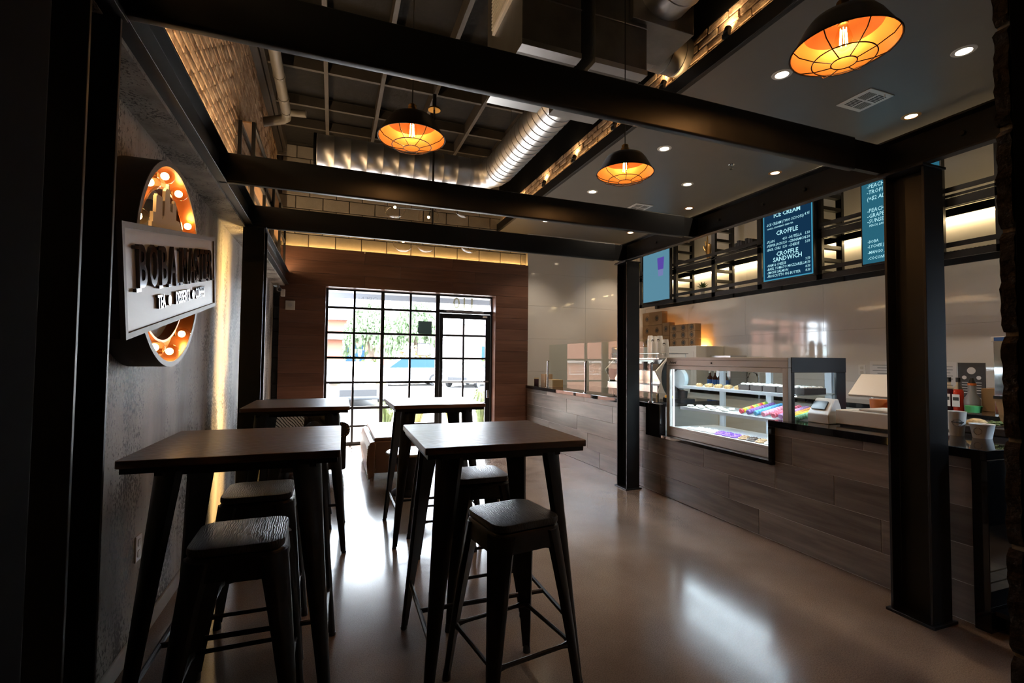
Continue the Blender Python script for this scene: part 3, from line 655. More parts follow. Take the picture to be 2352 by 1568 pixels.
# ================================================================== LOUNGE SEATS BY THE WINDOW
def cushion(b, c, s, n=10, p=3.2):
    rings = []
    for j in range(n + 1):
        t = -PI / 2 + PI * j / n; cz = math.copysign(abs(math.sin(t)) ** (2 / p), math.sin(t)); cr_ = max(0.02, abs(math.cos(t)) ** (2 / p))
        ring = []
        for i in range(24):
            a = 2 * PI * i / 24; ca, sa = math.cos(a), math.sin(a)
            ring.append((c[0] + s[0] * cr_ * math.copysign(abs(ca) ** (2 / p), ca), c[1] + s[1] * cr_ * math.copysign(abs(sa) ** (2 / p), sa), c[2] + s[2] * cz))
        rings.append(ring)
    return b.loft(rings)
sf = thing('armchair', 'dark tufted leather armchair by the left side of the window', 'armchair', (-0.34, 6.4, 0))
MB().box((-0.46, -0.36, 0.10), (0.46, 0.46, 0.30)).build('base', 'leather_dark', sf, bevel=0.02)
cushion(MB(), (0, -0.03, 0.37), (0.36, 0.40, 0.085)).build('seat_cushion', 'leather_dark', sf, smooth=True)
def tufted(name, w, zlo, zhi, y, thick, mx):
    nu, nv = 44, 28; vs = []; fs = []
    for j in range(nv + 1):
        for i in range(nu + 1):
            u = -w / 2 + w * i / nu; v = zlo + (zhi - zlo) * j / nv
            a = u / 0.13; bb_ = v / 0.13
            dmp = abs(math.sin(PI * (a + bb_) / 2)) * abs(math.sin(PI * (a - bb_) / 2))
            vs.append((u, y - 0.05 * dmp ** 0.5 + 0.10 * ((v - zlo) / (zhi - zlo)), v))
    k = len(vs)
    for j in range(nv):
        for i in range(nu):
            a = j * (nu + 1) + i; fs.append((a, a + 1, a + nu + 2, a + nu + 1))
    return MB().add(vs, fs)
MB().box((-0.44, 0.30, 0.10), (0.44, 0.46, 0.80)).build('back_frame', 'leather_dark', sf, bevel=0.05, seg=4)
tufted('back_tufting', 0.84, 0.42, 0.80, 0.28, 0.1, sf).build('back_tufting', 'leather_dark', sf, smooth=True, ang=60)
MB().cyl((-0.46, 0.38, 0.79), (0.46, 0.38, 0.79), 0.09, n=16).build('back_roll', 'leather_dark', sf, smooth=True)
for sx in (-1, 1):
    a = MB(); a.box((sx * 0.46 - 0.09, -0.40, 0.10), (sx * 0.46 + 0.05, 0.42, 0.56)); ar = a.build('arm', 'leather_dark', sf, bevel=0.03, seg=3)
    MB().cyl((sx * 0.455, -0.42, 0.57), (sx * 0.455, 0.42, 0.57), 0.095, n=18).build('arm_roll', 'leather_dark', ar, smooth=True)
    nh = MB()
    for k in range(14):
        t = -0.6 * PI + 1.9 * PI * k / 13; nh.sphere((sx * 0.455 + 0.075 * math.sin(t), -0.422, 0.57 + 0.075 * math.cos(t)), 0.007, 6, 4)
    nh.build('nailheads', 'brass', ar)
for sx in (-1, 1):
    for sy in (-0.30, 0.38): MB().cyl((sx * 0.40, sy, 0), (sx * 0.40, sy, 0.11), 0.02, 0.03, n=10).build('leg', 'wood_seat', sf)
def zebra():
    m = bpy.data.materials.new('zebra'); m.use_nodes = True; MATS['zebra'] = m
    nt = m.node_tree; b = nt.nodes['Principled BSDF']; L = nt.links.new
    tc = _n(nt, 'ShaderNodeTexCoord'); mp = _n(nt, 'ShaderNodeMapping'); mp.inputs['Rotation'].default_value = (0, 0.9, 0); L(tc.outputs['Object'], mp.inputs['Vector'])
    w = _n(nt, 'ShaderNodeTexWave', i_Scale=11.0, i_Distortion=3.0, i_Detail=1.5, i_Detail_Scale=1.2); w.bands_direction = 'X'; L(mp.outputs[0], w.inputs['Vector'])
    c = _n(nt, 'ShaderNodeValToRGB'); e = c.color_ramp.elements; e[0].position = 0.22; e[0].color = (0.015, 0.015, 0.02, 1); e[1].position = 0.32; e[1].color = (0.75, 0.76, 0.78, 1)
    L(w.outputs['Fac'], c.inputs[0]); L(c.outputs[0], b.inputs['Base Color']); b.inputs['Roughness'].default_value = 0.7
zebra()
pw = cushion(MB(), (0, 0, 0), (0.19, 0.055, 0.19), p=2.6).build('throw_pillow', 'zebra', smooth=True, loc=(-0.50, 6.44, 0.62)); pw.rotation_euler = (-0.28, 0.2, 0.15)
tag(pw, 'white and black striped throw pillow on the dark armchair', 'pillow')
mg = MB().box((-0.12, -0.085, 0), (0.12, 0.085, 0.006)).build('menu_card', 'paper', loc=(-0.16, 6.2, 0.457)); mg.rotation_euler = (0, 0, 0.3); tag(mg, 'white card lying on the dark armchair seat', 'card')
bn = thing('leather_bench', 'brown leather bench with nailhead trim by the window', 'bench', (0.72, 6.45, 0))
MB().box((-0.29, -0.66, 0.10), (0.29, 0.70, 0.40)).build('body', 'leather_brown', bn, bevel=0.02, seg=3)
b = MB(); b.prism([(-0.31, 0.02), (-0.245, 0.06), (-0.235, 0.42), (-0.255, 0.455), (-0.30, 0.44), (-0.325, 0.36), (-0.332, 0.22)], 'y', -0.70, 0.70); pn = b.build('side_panel', 'leather_brown', bn, bevel=0.01)
MB().box((-0.26, -0.69, 0.09), (0.30, -0.655, 0.455)).build('end_panel', 'leather_brown', bn, bevel=0.012)
MB().box((-0.25, -0.68, 0.452), (0.305, 0.70, 0.495)).build('seat_pad', 'leather_brown', bn, bevel=0.018, seg=3)
nh = MB()
for k in range(22): nh.sphere((-0.235, -0.692, 0.105 + k * 0.0155), 0.006, 6, 4)
for k in range(22): nh.sphere((-0.318 - 0.012 * math.sin(PI * k / 21), -0.700, 0.06 + k * 0.0165), 0.006, 6, 4)
nh.build('nailheads', 'brass', bn)
for (sx, sy) in ((-0.27, -0.66), (0.27, -0.64), (-0.27, 0.64), (0.27, 0.64)): MB().cyl((sx, sy, 0), (sx, sy, 0.11), 0.022, 0.03, n=10).build('leg', 'leather_brown', bn)
lt = thing('side_table', 'round white topped drum side table behind the far right table', 'side table', (0.80, 5.18, 0))
MB().lathe([(0.20, 0.0), (0.20, 0.02), (0.13, 0.06), (0.15, 0.30), (0.20, 0.41)], n=28, cap=True).build('drum_base', 'gunmetal', lt, smooth=True)
MB().lathe([(0.255, 0.412), (0.262, 0.425), (0.255, 0.436)], n=32, cap=True).build('rim', 'wood_shelf', lt, smooth=True)
MB().lathe([(0.245, 0.4365), (0.245, 0.441)], n=32, cap=True).build('top', 'white_plastic', lt)
mat('copper_dome_shadow', (0.20, 0.075, 0.025), 0.4, 0.6)  # darker copy of the copper lining: shadow inside the dome put into its colour
# ================================================================== PENDANT LAMPS
def pendant(loc, ztop, label):
    x, y, z = loc
    t = thing('pendant_lamp', label, 'pendant lamp', (x, y, z), 0, 'cage pendant lamps')
    R = 0.19
    prof = [(0.026, 0.142), (0.036, 0.140), (0.088, 0.132), (0.122, 0.116), (0.142, 0.090), (R - 0.004, 0.010), (R, 0.004), (R, 0.0)]
    MB().lathe(prof, n=48).build('shade', 'shade_out', t, smooth=True, ang=60)
    MB().lathe([(0.139, 0.087), (R - 0.007, 0.007), (R - 0.003, 0.001)], n=48).build('shade_lining', 'copper_in', t, smooth=True, ang=60)
    MB().lathe([(max(0.012, r - 0.003), h - 0.003) for r, h in prof[:5]], n=48).build('dome_lining', 'copper_dome_shadow', t, smooth=True, ang=60)
    MB().lathe([(0.020, 0.200), (0.024, 0.195), (0.024, 0.178), (0.030, 0.172), (0.030, 0.155), (0.022, 0.150), (0.022, 0.140)], n=20, cap=True).build('socket_cap', 'brass', t, smooth=True)
    MB().lathe([(0.019, 0.138), (0.019, 0.100)], n=16, cap=True).build('bulb_socket', 'brass', t)
    bl = MB().lathe([(0.014, 0.102), (0.017, 0.090), (0.030, 0.050), (0.032, 0.030), (0.024, 0.008), (0.010, -0.004), (0.001, -0.006)], n=20).build('bulb', 'bulb_glass', t, smooth=True, ang=80)
    fl = MB()
    for k in range(5):
        a = 2 * PI * k / 5; fl.tube([(0.010 * math.cos(a), 0.010 * math.sin(a), 0.085), (0.014 * math.cos(a), 0.014 * math.sin(a), 0.015)], 0.0016, 5)
    fl.build('filament', 'filament', bl)
    g = MB(); ring = lambda r, h, n=40: [(r * math.cos(2 * PI * i / n), r * math.sin(2 * PI * i / n), h) for i in range(n)]
    g.tube(ring(R + 0.002, 0.001), 0.0028, 6, True); g.tube(ring(0.112, -0.045), 0.0024, 6, True); g.tube(ring(0.045, -0.058, 24), 0.0024, 6, True)
    for k in range(8):
        a = 2 * PI * (k + 0.35) / 8; c, s_ = math.cos(a), math.sin(a)
        g.tube([(c * (R + .002), s_ * (R + .002), 0.001), (c * 0.168, s_ * 0.168, -0.024), (c * 0.112, s_ * 0.112, -0.045), (c * 0.045, s_ * 0.045, -0.058)], 0.0022, 5)
    g.build('wire_cage', 'shade_out', t, smooth=True)
    MB().cyl((0, 0, 0.198), (0, 0, ztop - z), 0.0035, n=6).build('cord', 'black_plastic', t)
    MB().lathe([(0.05, ztop - z - 0.02), (0.05, ztop - z)], n=16, cap=True).build('ceiling_rose', 'shade_out', t)
    lamp('pendant_glow', 'POINT', (0, 0, 0.03), PEND_W, (1.0, 0.50, 0.19), 0.02, t)
PEND_W = 3.4
pendant((1.92, 1.325, 2.69), 4.62, 'large cage pendant lamp nearest, at the top right')
pendant((0.402, 2.785, 2.69), 4.62, 'cage pendant lamp with amber lining over the left tables')
pendant((1.845, 2.775, 2.69), 4.62, 'cage pendant lamp with amber lining in front of the dropped ceiling')
# ================================================================== GLOBE CHANDELIER
ch = thing('globe_chandelier', 'branching chandelier of clear glass globes near the front wall', 'chandelier', (1.09, 5.72, 2.80))
MB().box((-0.02, -0.02, 1.66), (0.02, 0.02, 1.82)).build('mount', 'steel', ch)
MB().cyl((0, 0, 0.0), (0, 0, 1.64), 0.012, n=8).build('stem', 'black_plastic', ch)
MB().lathe([(0.075, 1.63), (0.07, 1.65), (0.02, 1.66)], n=24, cap=True).build('canopy', 'brass', ch)
for (dx, dy, dz, zz) in ((-0.44, 0.05, 0.40, 0.40), (-0.03, 0.10, 0.34, 0.52), (-0.31, 0.25, 0.05, 0.10), (0.44, -0.1, 0.03, 0.06), (0.42, 0.15, 0.53, 0.55), (-0.02, 0.30, 0.08, 0.08)):
    g = Vector((dx, dy, dz))
    ar = MB().tube([(0, 0, zz), g * 1.0 + Vector((0, 0, 0))], 0.006, 6).build('arm', 'black_plastic', ch)
    MB().sphere(g, 0.016, 10, 8).build('bulb', emis('chand_bulb', (1, 0.6, 0.25), 25.0), ar)
    MB().sphere(g, 0.13, 24, 16).build('globe', 'globe_glass', ar, smooth=True, ang=90)
# ================================================================== DUCTS
def spiral(b, p0, p1, R, pitch=0.11, n=32):
    p0, p1 = Vector(p0), Vector(p1); L = (p1 - p0).length; k = max(2, int(L / pitch)); pts = []; rr = []
    for i in range(k):
        for t, r in ((0.0, R), (0.90, R), (0.93, R + 0.006), (0.97, R + 0.006)):
            pts.append(p0.lerp(p1, (i + t) / k)); rr.append(r)
    pts.append(p1); rr.append(R)
    d = (p1 - p0).normalized(); a = d.orthogonal().normalized(); c = d.cross(a)
    b.loft([[p + (a * math.cos(2 * PI * q / n) + c * math.sin(2 * PI * q / n)) * r for q in range(n)] for p, r in zip(pts, rr)]); return b
dk = thing('spiral_duct', 'silver spiral air duct bending across the ceiling', 'duct', (1.93, 6.0, 3.64))
spiral(MB(), (0, -0.33, 0.19), (0, -2.45, 0.19), 0.19).build('long_run', 'duct', dk, smooth=True, ang=50)
spiral(MB(), (-0.33, 0, 0.19), (-2.16, 0, 0.19), 0.19, 0.17).build('cross_run', 'duct', dk, smooth=True, ang=50)
b = MB(); el = []
for k in range(13):
    a = PI / 2 * k / 12; el.append((-0.33 + 0.33 * math.sin(a), -0.33 + 0.33 * math.cos(a), 0.19))
el = [(-0.33 + 0.33 * math.sin(PI / 2 * k / 12), -0.33 + 0.33 * math.cos(PI / 2 * k / 12), 0.19) for k in range(13)]
b.tube(el, [0.19 + (0.006 if k % 3 == 0 else 0) for k in range(13)], 32).build('elbow', 'duct', dk, smooth=True, ang=50)
for k in range(3):
    MB().cyl((0, -0.7 - 0.7 * k, 0.385), (0, -0.7 - 0.7 * k, 0.98), 0.004, n=5).build('hanger', 'purlin', dk)
MB().lathe([(0.196, -2.19), (0.196, -2.16)], (0, 0, 0.19), 32, True, 'x').build('end_cap', 'black_void', dk)
d2 = thing('spiral_duct', 'large silver spiral duct overhead at the top centre', 'duct', (2.18, 2.1, 3.86))
spiral(MB(), (0, 0.69, 0.22), (0.0, -1.4, 0.22), 0.215, 0.16).build('run', 'duct', d2, smooth=True, ang=50)
MB().box((-0.26, 0.69, -0.04), (0.27, 1.1, 0.5)).build('transition_box', 'duct_board', d2, bevel=.004)
MB().cyl((0, -0.4, .43), (0, -0.4, 0.76), 0.004, n=5).build('hanger', 'purlin', d2)
d3 = thing('branch_duct', 'bronze tinted branch duct entering the brick strip', 'duct', (2.46, 3.30, 3.86))
spiral(MB(), (-0.38, 0, 0.165), (0.37, 0, 0.165), 0.155, 0.12).build('run', 'duct_dark', d3, smooth=True, ang=50)
def plenum(x0, x1, label):
    t = thing('duct_box', label, 'duct', ((x0 + x1) / 2, 3.205, 3.452), 0, 'ceiling duct boxes'); h = (x1 - x0) / 2
    MB().box((-h, -0.38, 0.0), (h, 0.38, 1.145)).build('casing', 'duct_board', t, bevel=0.004)
    for lo, hi in (((-h - 0.002, -0.384, -0.003), (h + 0.002, -0.30, 0.0)), ((-h - 0.002, -0.384, 0.0), (h + 0.002, -0.380, 0.035)), ((-h - .002, .12, -.0035), (h + .002, .384, 0.0)), ((-h, -0.12, -.003), (h, -0.112, 0.0))):
        MB().box(lo, hi).build('foil_tape', 'duct', t)
    tr = MB()
    for k in range(3): MB().box((-h - .003, -0.385, 0.33 + 0.3 * k), (h + .003, -0.381, 0.338 + 0.3 * k)).build('seam', 'duct', t)
    return t
pa = plenum(1.10, 1.53, 'dark duct box with a side grille, left of the pair at the ceiling')
plenum(1.64, 2.06, 'dark duct box feeding the spiral ducts, right of the pair at the ceiling')
g = MB().box((-0.235, -0.33, 0.42), (-0.215, 0.20, 1.15)).build('grille', 'white_plastic', pa)
gs = MB()
for k in range(26): gs.box((-0.247, -0.31, 0.44 + k * 0.027), (-0.235, 0.18, 0.452 + k * 0.027))
gs.build('louvre', 'off_white', g)
# pvc drain pipe high on the left
pv = thing('drain_pipe', 'grey drain pipe turning into the brick wall', 'pipe', (-0.58, 5.9, 4.25))
MB().tube([(0, -1.6, 0.05), (0, 0.30, 0.05)], 0.055, 14).build('run', 'pvc', pv, smooth=True)
MB().tube([(0, 0.30, 0.05), (-0.01, 0.40, 0.05), (-0.06, 0.47, 0.05), (-0.28, 0.62, 0.05)], 0.055, 14).build('elbow', 'pvc', pv, smooth=True)
MB().tube([(0.04, 0.25, 0.05), (0.22, 0.22, 0.05)], 0.042, 12).build('clean_out', 'pvc', pv, smooth=True)
for yy in (-0.55, -0.1, 0.22): MB().lathe([(0.06, yy), (0.062, yy + .02), (0.06, yy + .04)], (0, 0, .05), 14, True, 'y').build('coupling', 'pvc', pv)
MB().cyl((0, -0.9, 0.1), (0, -0.9, 0.37), 0.006, n=6).build('hanger', 'purlin', pv)
# metal shelf rack over the left channel
rk = thing('wall_rack', 'black metal rack standing on the left channel beyond the second beam', 'rack', (-0.70, 6.4, 2.72))
b = MB()
for yy in (-1.50, -0.70, 0.10, 0.85, 1.6):
    for xx in (-0.025, -0.135): MB().box((xx - 0.015, yy - 0.015, 0), (xx + 0.015, yy + 0.015, 0.84)).build('upright', 'steel', rk)
for zz in (0.42, 0.81):
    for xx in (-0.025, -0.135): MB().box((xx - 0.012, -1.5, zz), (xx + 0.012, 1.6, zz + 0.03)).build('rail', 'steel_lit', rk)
MB().box((-0.14, -1.48, 0.45), (-0.02, 1.58, 0.465)).build('shelf_board', 'wood_shelf', rk)
MB().box((-0.14, -1.48, 0.84), (-0.02, 1.58, 0.852)).build('shelf_board', 'wood_shelf', rk)
# ================================================================== SERVICE COUNTER
ct = thing('service_counter', 'long service counter clad in grey-brown wood-look tiles', 'counter', (3.6, 4.8, 0))
ox, oy = 3.6, 4.8
MB().box((3.3005 - ox, 4.50 - oy, 0), (4.28 - ox, 8.09 - oy, 0.898)).box((3.3005 - ox, 2.87 - oy, 0), (4.28 - ox, 4.50 - oy, 0.598)).box((3.3005 - ox, 1.60 - oy, 0), (4.40 - ox, 2.87 - oy, 0.898)).build('carcass', 'grout_light', ct)
TR = [(0.004, 0.206, 3.026), (0.2095, 0.4155, 2.084), (0.419, 0.625, 2.389), (0.6285, 0.835, 2.716), (0.8385, 0.898, 2.187)]
for z0, z1, s0 in TR:
    ys = [1.602]; y = s0 - 1.258 * 2
    while y < 8.05:
        if y > 1.65: ys.append(y)
        y += 1.258
    ys.append(8.046)
    for a, b in zip(ys[:-1], ys[1:]):
        parts = [(a, b)]
        if z1 > 0.60:
            parts = []
            for lo, hi in ((1.602, 2.868), (4.502, 8.046)):
                l, h_ = max(a, lo), min(b, hi)
                if h_ - l > 0.01: parts.append((l, h_))
            if z0 < 0.60:
                parts = [(a, b)]; 
        zz1 = z1
        for l, h_ in parts:
            segs = [(l, h_, zz1)]
            if z0 < 0.60 < z1:
                segs = []
                for lo, hi, top in ((1.602, 2.868, z1), (2.868, 4.502, 0.598), (4.502, 8.046, z1)):
                    q, r = max(l, lo), min(h_, hi)
                    if r - q > 0.01: segs.append((q, r, top))
            for q, r, top in segs:
                MB().box((-0.007, -(r - q) / 2 + 0.002, 0), (0.0, (r - q) / 2 - 0.002, top - z0)).build('tile', 'wood_tile', ct, bevel=0.0012, seg=1, loc=(3.304 - ox, (q + r) / 2 - oy, z0))
wt_ = thing('countertop', 'polished black stone countertop stepping down under the display case', 'countertop', (3.6, 4.8, 0.9))
oz = 0.9
MB().box((3.262 - ox, 4.47 - oy, 0), (4.30 - ox, 8.045 - oy, 0.052)).build('far_slab', 'granite', wt_, bevel=0.003)
MB().box((3.262 - ox, 1.53 - oy, 0), (4.45 - ox, 2.90 - oy, 0.052)).build('near_slab', 'granite', wt_, bevel=0.003)
MB().box((3.262 - ox, 2.868 - oy, 0.60 - oz), (4.30 - ox, 4.50 - oy, 0.632 - oz)).build('case_ledge', 'granite', wt_, bevel=0.003)
MB().box((3.262 - ox, 2.868 - oy, 0.632 - oz), (4.30 - ox, 2.90 - oy, 0)).build('step_cheek', 'granite', wt_, bevel=0.002)
MB().box((3.262 - ox, 4.255 - oy, 0.632 - oz), (3.34 - ox, 4.50 - oy, 0.052)).build('step_block', 'granite', wt_, bevel=0.003)
MB().box((3.266 - ox, 1.53 - oy, -0.9), (4.45 - ox, 1.60 - oy, 0)).build('waterfall_end', 'granite', wt_, bevel=0.003)
# kick shelf and wooden step by the counter end
wsx = thing('wooden_step', 'slatted wooden step on the floor at the counter end', 'step', (3.75, 1.30, 0))
for k in range(5): MB().box((-0.28, -0.24 + k * 0.095, 0.03), (0.55, -0.155 + k * 0.095, 0.05)).build('slat', 'wood_step', wsx, bevel=0.002)
for xx in (-0.24, 0.45): MB().box((xx, -0.24, 0), (xx + 0.05, 0.225, 0.03)).build('runner', 'wood_step', wsx)
fr_ = thing('foot_shelf', 'low black glossy foot shelf against the counter end', 'shelf', (3.75, 1.46, 0))
MB().box((-0.47, -0.05, 0.10), (0.6, 0.06, 0.125)).build('shelf', 'granite', fr_, bevel=0.003); MB().box((-0.40, -0.03, 0), (-0.37, 0.05, 0.10)).box((0.5, -0.03, 0), (0.53, 0.05, 0.10)).build('support', 'black_plastic', fr_)
# ---------------------------------------------------------------- sneeze guard
sg = thing('sneeze_guard', 'glass sneeze guard with chrome posts on the far counter', 'glass guard', (3.36, 5.9, 0.952))
for yy in (7.31, 6.03, 4.53):
    p = MB().cyl((0, yy - 5.9, 0), (0, yy - 5.9, 0.438), 0.016, n=14).build('post', 'chrome', sg, smooth=True); MB().lathe([(0.034, 0), (0.034, 0.006), (0.018, 0.012)], (0, yy - 5.9, 0), 16, True).build('flange', 'chrome', p)
    MB().cyl((0, yy - 5.9, 0.43), (0.02, yy - 5.9, 0.44), 0.012, n=8).build('clamp', 'chrome', p)
for a, b in ((6.045, 7.295), (4.545, 6.015)): MB().box((0.018, a - 5.9, 0.03), (0.026, b - 5.9, 0.705)).build('pane', 'guard_glass', sg)
# ---------------------------------------------------------------- refrigerated display case
mat('case_frame', (0.46, 0.44, 0.40), 0.35, 0.4)
mat('case_inside', (0.62, 0.66, 0.70), 0.35)
dc = thing('display_case', 'lit glass pastry display case set into the counter', 'display case', (3.66, 3.505, 0.632))
x0, x1, y0, y1 = 3.335 - 3.66, 3.985 - 3.66, 2.775 - 3.505, 4.235 - 3.505
MB().box((x0, y0, 0), (x1, y1, 0.075)).build('base', 'case_frame', dc, bevel=0.004)
MB().box((x0, y0, 0.735), (x1, y1, 0.82)).build('top', 'case_frame', dc, bevel=0.006)
MB().box((x0, y0, 0.790), (x0 + .002, y1, 0.793)).build('trim_line', 'print_dark', dc)
for yy in (y0, y1 - 0.05): MB().box((x0, yy, 0.075), (x0 + 0.035, yy + 0.05, 0.735)).build('front_post', 'case_frame', dc, bevel=0.003)
MB().box((x0, y0 + .05, 0.695), (x0 + .03, y1 - .05, 0.735)).build('front_rail', 'case_frame', dc, bevel=.003)
MB().box((x0, y0 + .05, 0.075), (x0 + .02, y1 - .05, 0.100)).build('front_rail', 'case_frame', dc, bevel=.003)
MB().box((x0 + 0.006, y0 + 0.05, 0.10), (x0 + 0.012, y1 - 0.05, 0.695)).build('front_pane', 'case_glass', dc)
sfm = MB(); sfm.box((x0 + .035, y0 - .004, .70), (x1, y0 + .02, .8205)); sfm.box((x1 - .11, y0, .075), (x1, y0 + .02, .70)); sfm.box((x0 + .035, y0, .075), (x0 + .072, y0 + .02, .70))
sfm.build('side_frame', 'black_plastic', dc, bevel=0.003)
MB().box((x0 + .072, y0 + .007, .075), (x1 - .11, y0 + .013, .70)).build('side_pane', 'case_glass', dc)
MB().box((x0 + .035, y1 - .012, .075), (x1, y1 - .006, .735)).build('side_pane', 'case_glass', dc)
for yy in (y0 + 0.10, (y0 + y1) / 2 - .03, y1 - 0.16): MB().box((x1 - 0.03, yy, 0.075), (x1, yy + 0.06, 0.735)).build('rear_post', 'case_inside', dc)
MB().box((x1 - 0.012, y0 + .02, .075), (x1 - .006, y1 - .02, .735)).build('rear_pane', 'case_glass', dc)
MB().box((x0 + .035, y0 + .02, .0752), (x1 - .03, y1 - .02, .085)).build('deck', 'white_plastic', dc)
for zz, nm in ((0.525, 's'), (0.305, 's')):
    sh = MB().box((x0 + 0.10, y0 + 0.03, zz - 0.012), (x1 - 0.05, y1 - 0.10, zz)).build('shelf', 'white_plastic', dc, bevel=0.002)
    MB().box((x0 + 0.095, y0 + 0.03, zz - 0.026), (x0 + 0.10, y1 - 0.10, zz + .002)).build('shelf_edge', 'case_inside', sh)
    MB().box((x0 + 0.13, y0 + 0.05, zz - 0.020), (x0 + 0.155, y1 - 0.12, zz - 0.0125)).build('light_bar', emis('case_led', (0.74, 0.88, 1.0), 24.0), sh)
MB().box((x0 + 0.04, y0 + 0.06, 0.722), (x0 + 0.07, y1 - 0.06, 0.734)).build('light_bar', MATS['case_led'], dc)
MB().box((x0 + 0.038, y1 - 0.066, 0.09), (x0 + 0.05, y1 - 0.054, 0.73)).build('light_bar', emis('case_led_side', (0.8, 0.91, 1.0), 1.3), dc)
MB().text('Federal', 0.034, frameM((x0 - .001, y1 - 0.05, 0.765), (0, -1, 0), (0, 0, 1), (-1, 0, 0)), 0.0006, 'LEFT', shear=0.3, bold=.001).build('maker_lettering', 'print_dark', dc)
MB().cyl((x0, 0.08, 0.765), (x0 - 0.004, 0.08, 0.765), 0.009, n=14).build('lock', 'print_dark', dc)
ORD = ['first', 'second', 'third', 'fourth', 'fifth', 'sixth', 'seventh', 'eighth', 'ninth', 'tenth', 'eleventh', 'twelfth']
# pastries: tarts and boxes on the top shelf
CZ = 0.632
mat('pastry', (0.50, 0.32, 0.14), 0.6, var=0.4, vscale=60); mat('cream', (0.78, 0.74, 0.66), 0.6, var=0.06, vscale=30)
mat('cookie', (0.30, 0.18, 0.09), 0.8, var=0.4, vscale=70); mat('purple_ic', (0.20, 0.08, 0.45), 0.5); mat('choc', (0.06, 0.035, 0.022), 0.5)
mat('box_choc', (0.035, 0.024, 0.02), 0.6)
tm = MB(); tm.lathe([(0.028, 0), (0.036, 0.022), (0.036, 0.026), (0.030, 0.024)], n=14, cap=True)
for k in range(6): tm.sphere((0.018 * math.cos(k), 0.018 * math.sin(k), 0.026), 0.009, 6, 4)
tmm = tm.mesh('berry_tart', 'pastry')
for k in range(9):
    o = bpy.data.objects.new('berry_tart', tmm); COL.objects.link(o); o.location = (3.50 + 0.08 * (k % 2), 3.93 - 0.062 * k, CZ + 0.525); o.rotation_euler = (0, 0, k)
    tag(o, f'{ORD[k]} golden tart from the left on the top shelf of the display case', 'tart', 'golden tarts in the display case')
for k in range(5):
    yy = 3.35 - 0.135 * k
    t = thing('pastry_box', ['first', 'second', 'third', 'fourth', 'fifth'][k] + ' dark open pastry box from the tarts on the top case shelf', 'box', (3.60, yy, CZ + 0.525), 0, 'dark pastry boxes in the display case')
    MB().box((-0.12, -0.06, 0), (0.12, 0.06, 0.05)).build('tray', 'box_choc', t, bevel=0.002)
    pc = MB()
    for a in range(4):
        for b in range(2): pc.sphere((-0.09 + a * 0.06, -0.028 + b * 0.056, 0.054), 0.024, 8, 6, (1, 1, 0.5))
    pc.build('filling', 'cream', t, smooth=True)
# macarons on the middle shelf, in slanted trays
mcm = {}
def macaron(col, name):
    if name in mcm: return mcm[name]
    m = mat('macaron_' + name, col, 0.55)
    b = MB(); prof = [(0.001, -0.014), (0.016, -0.0135), (0.022, -0.009), (0.0225, -0.005), (0.0195, -0.0045), (0.0195, 0.0045), (0.0225, 0.005), (0.022, 0.009), (0.016, 0.0135), (0.001, 0.014)]
    b.lathe(prof, n=14, axis='x'); mcm[name] = b.mesh('macaron', m, smooth=True); return mcm[name]
MC = {'red': (0.55, 0.05, 0.06), 'green': (0.25, 0.55, 0.10), 'yellow': (0.75, 0.55, 0.05), 'orange': (0.70, 0.28, 0.06), 'purple': (0.20, 0.11, 0.33), 'blue': (0.10, 0.35, 0.55), 'pink': (0.75, 0.30, 0.38), 'mint': (0.35, 0.70, 0.42), 'rose': (0.62, 0.12, 0.16), 'lilac': (0.45, 0.25, 0.50)}
RWS = [(3.36, ['red', 'yellow', 'green', 'orange']), (3.28, ['purple']), (3.20, ['blue']), (3.12, ['pink']), (3.02, ['rose']), (2.95, ['lilac']), (2.89, ['orange']), (2.84, ['yellow']), (2.805, ['mint'])]
RN = ['mixed colour', 'purple', 'blue', 'pink', 'deep pink', 'lilac', 'orange', 'yellow', 'mint green']
for r, (yy, cols) in enumerate(RWS):
    yy2 = yy - 0.0
    tr = MB(); tr.box((-0.17, -0.028, 0), (0.17, 0.028, 0.003)).box((-0.17, -0.028, 0.003), (0.17, -0.026, 0.018)).box((-0.17, 0.026, 0.003), (0.17, 0.028, 0.018))
    sl = math.radians(11)
    o = tr.build('macaron_tray', 'clear_plastic', loc=(3.62, yy2, CZ + 0.305 + 0.036)); o.rotation_euler = (0, -sl, 0)
    MB().box((0.12, -0.02, -0.066), (0.14, 0.02, 0)).box((-0.15, -0.02, -0.008), (-0.14, 0.02, 0)).build('prop', 'clear_plastic', o)
    tag(o, f'clear slanted tray holding the {RN[r]} macarons', 'tray', 'macaron trays')
    for k in range(11):
        c = cols[k % len(cols)]
        m = bpy.data.objects.new('macaron', macaron(MC[c], c)); COL.objects.link(m)
        d = -0.152 + k * 0.0295
        m.location = (3.62 + d * math.cos(sl) - 0.026 * math.sin(sl), yy2, CZ + 0.305 + 0.036 + d * math.sin(sl) + 0.026 * math.cos(sl)); m.rotation_euler = (0, -sl, 0)
        tag(m, f'{ORD[k]} macaron from the front in the {RN[r]} row of the display case', 'macaron', f'{RN[r]} macaron row')
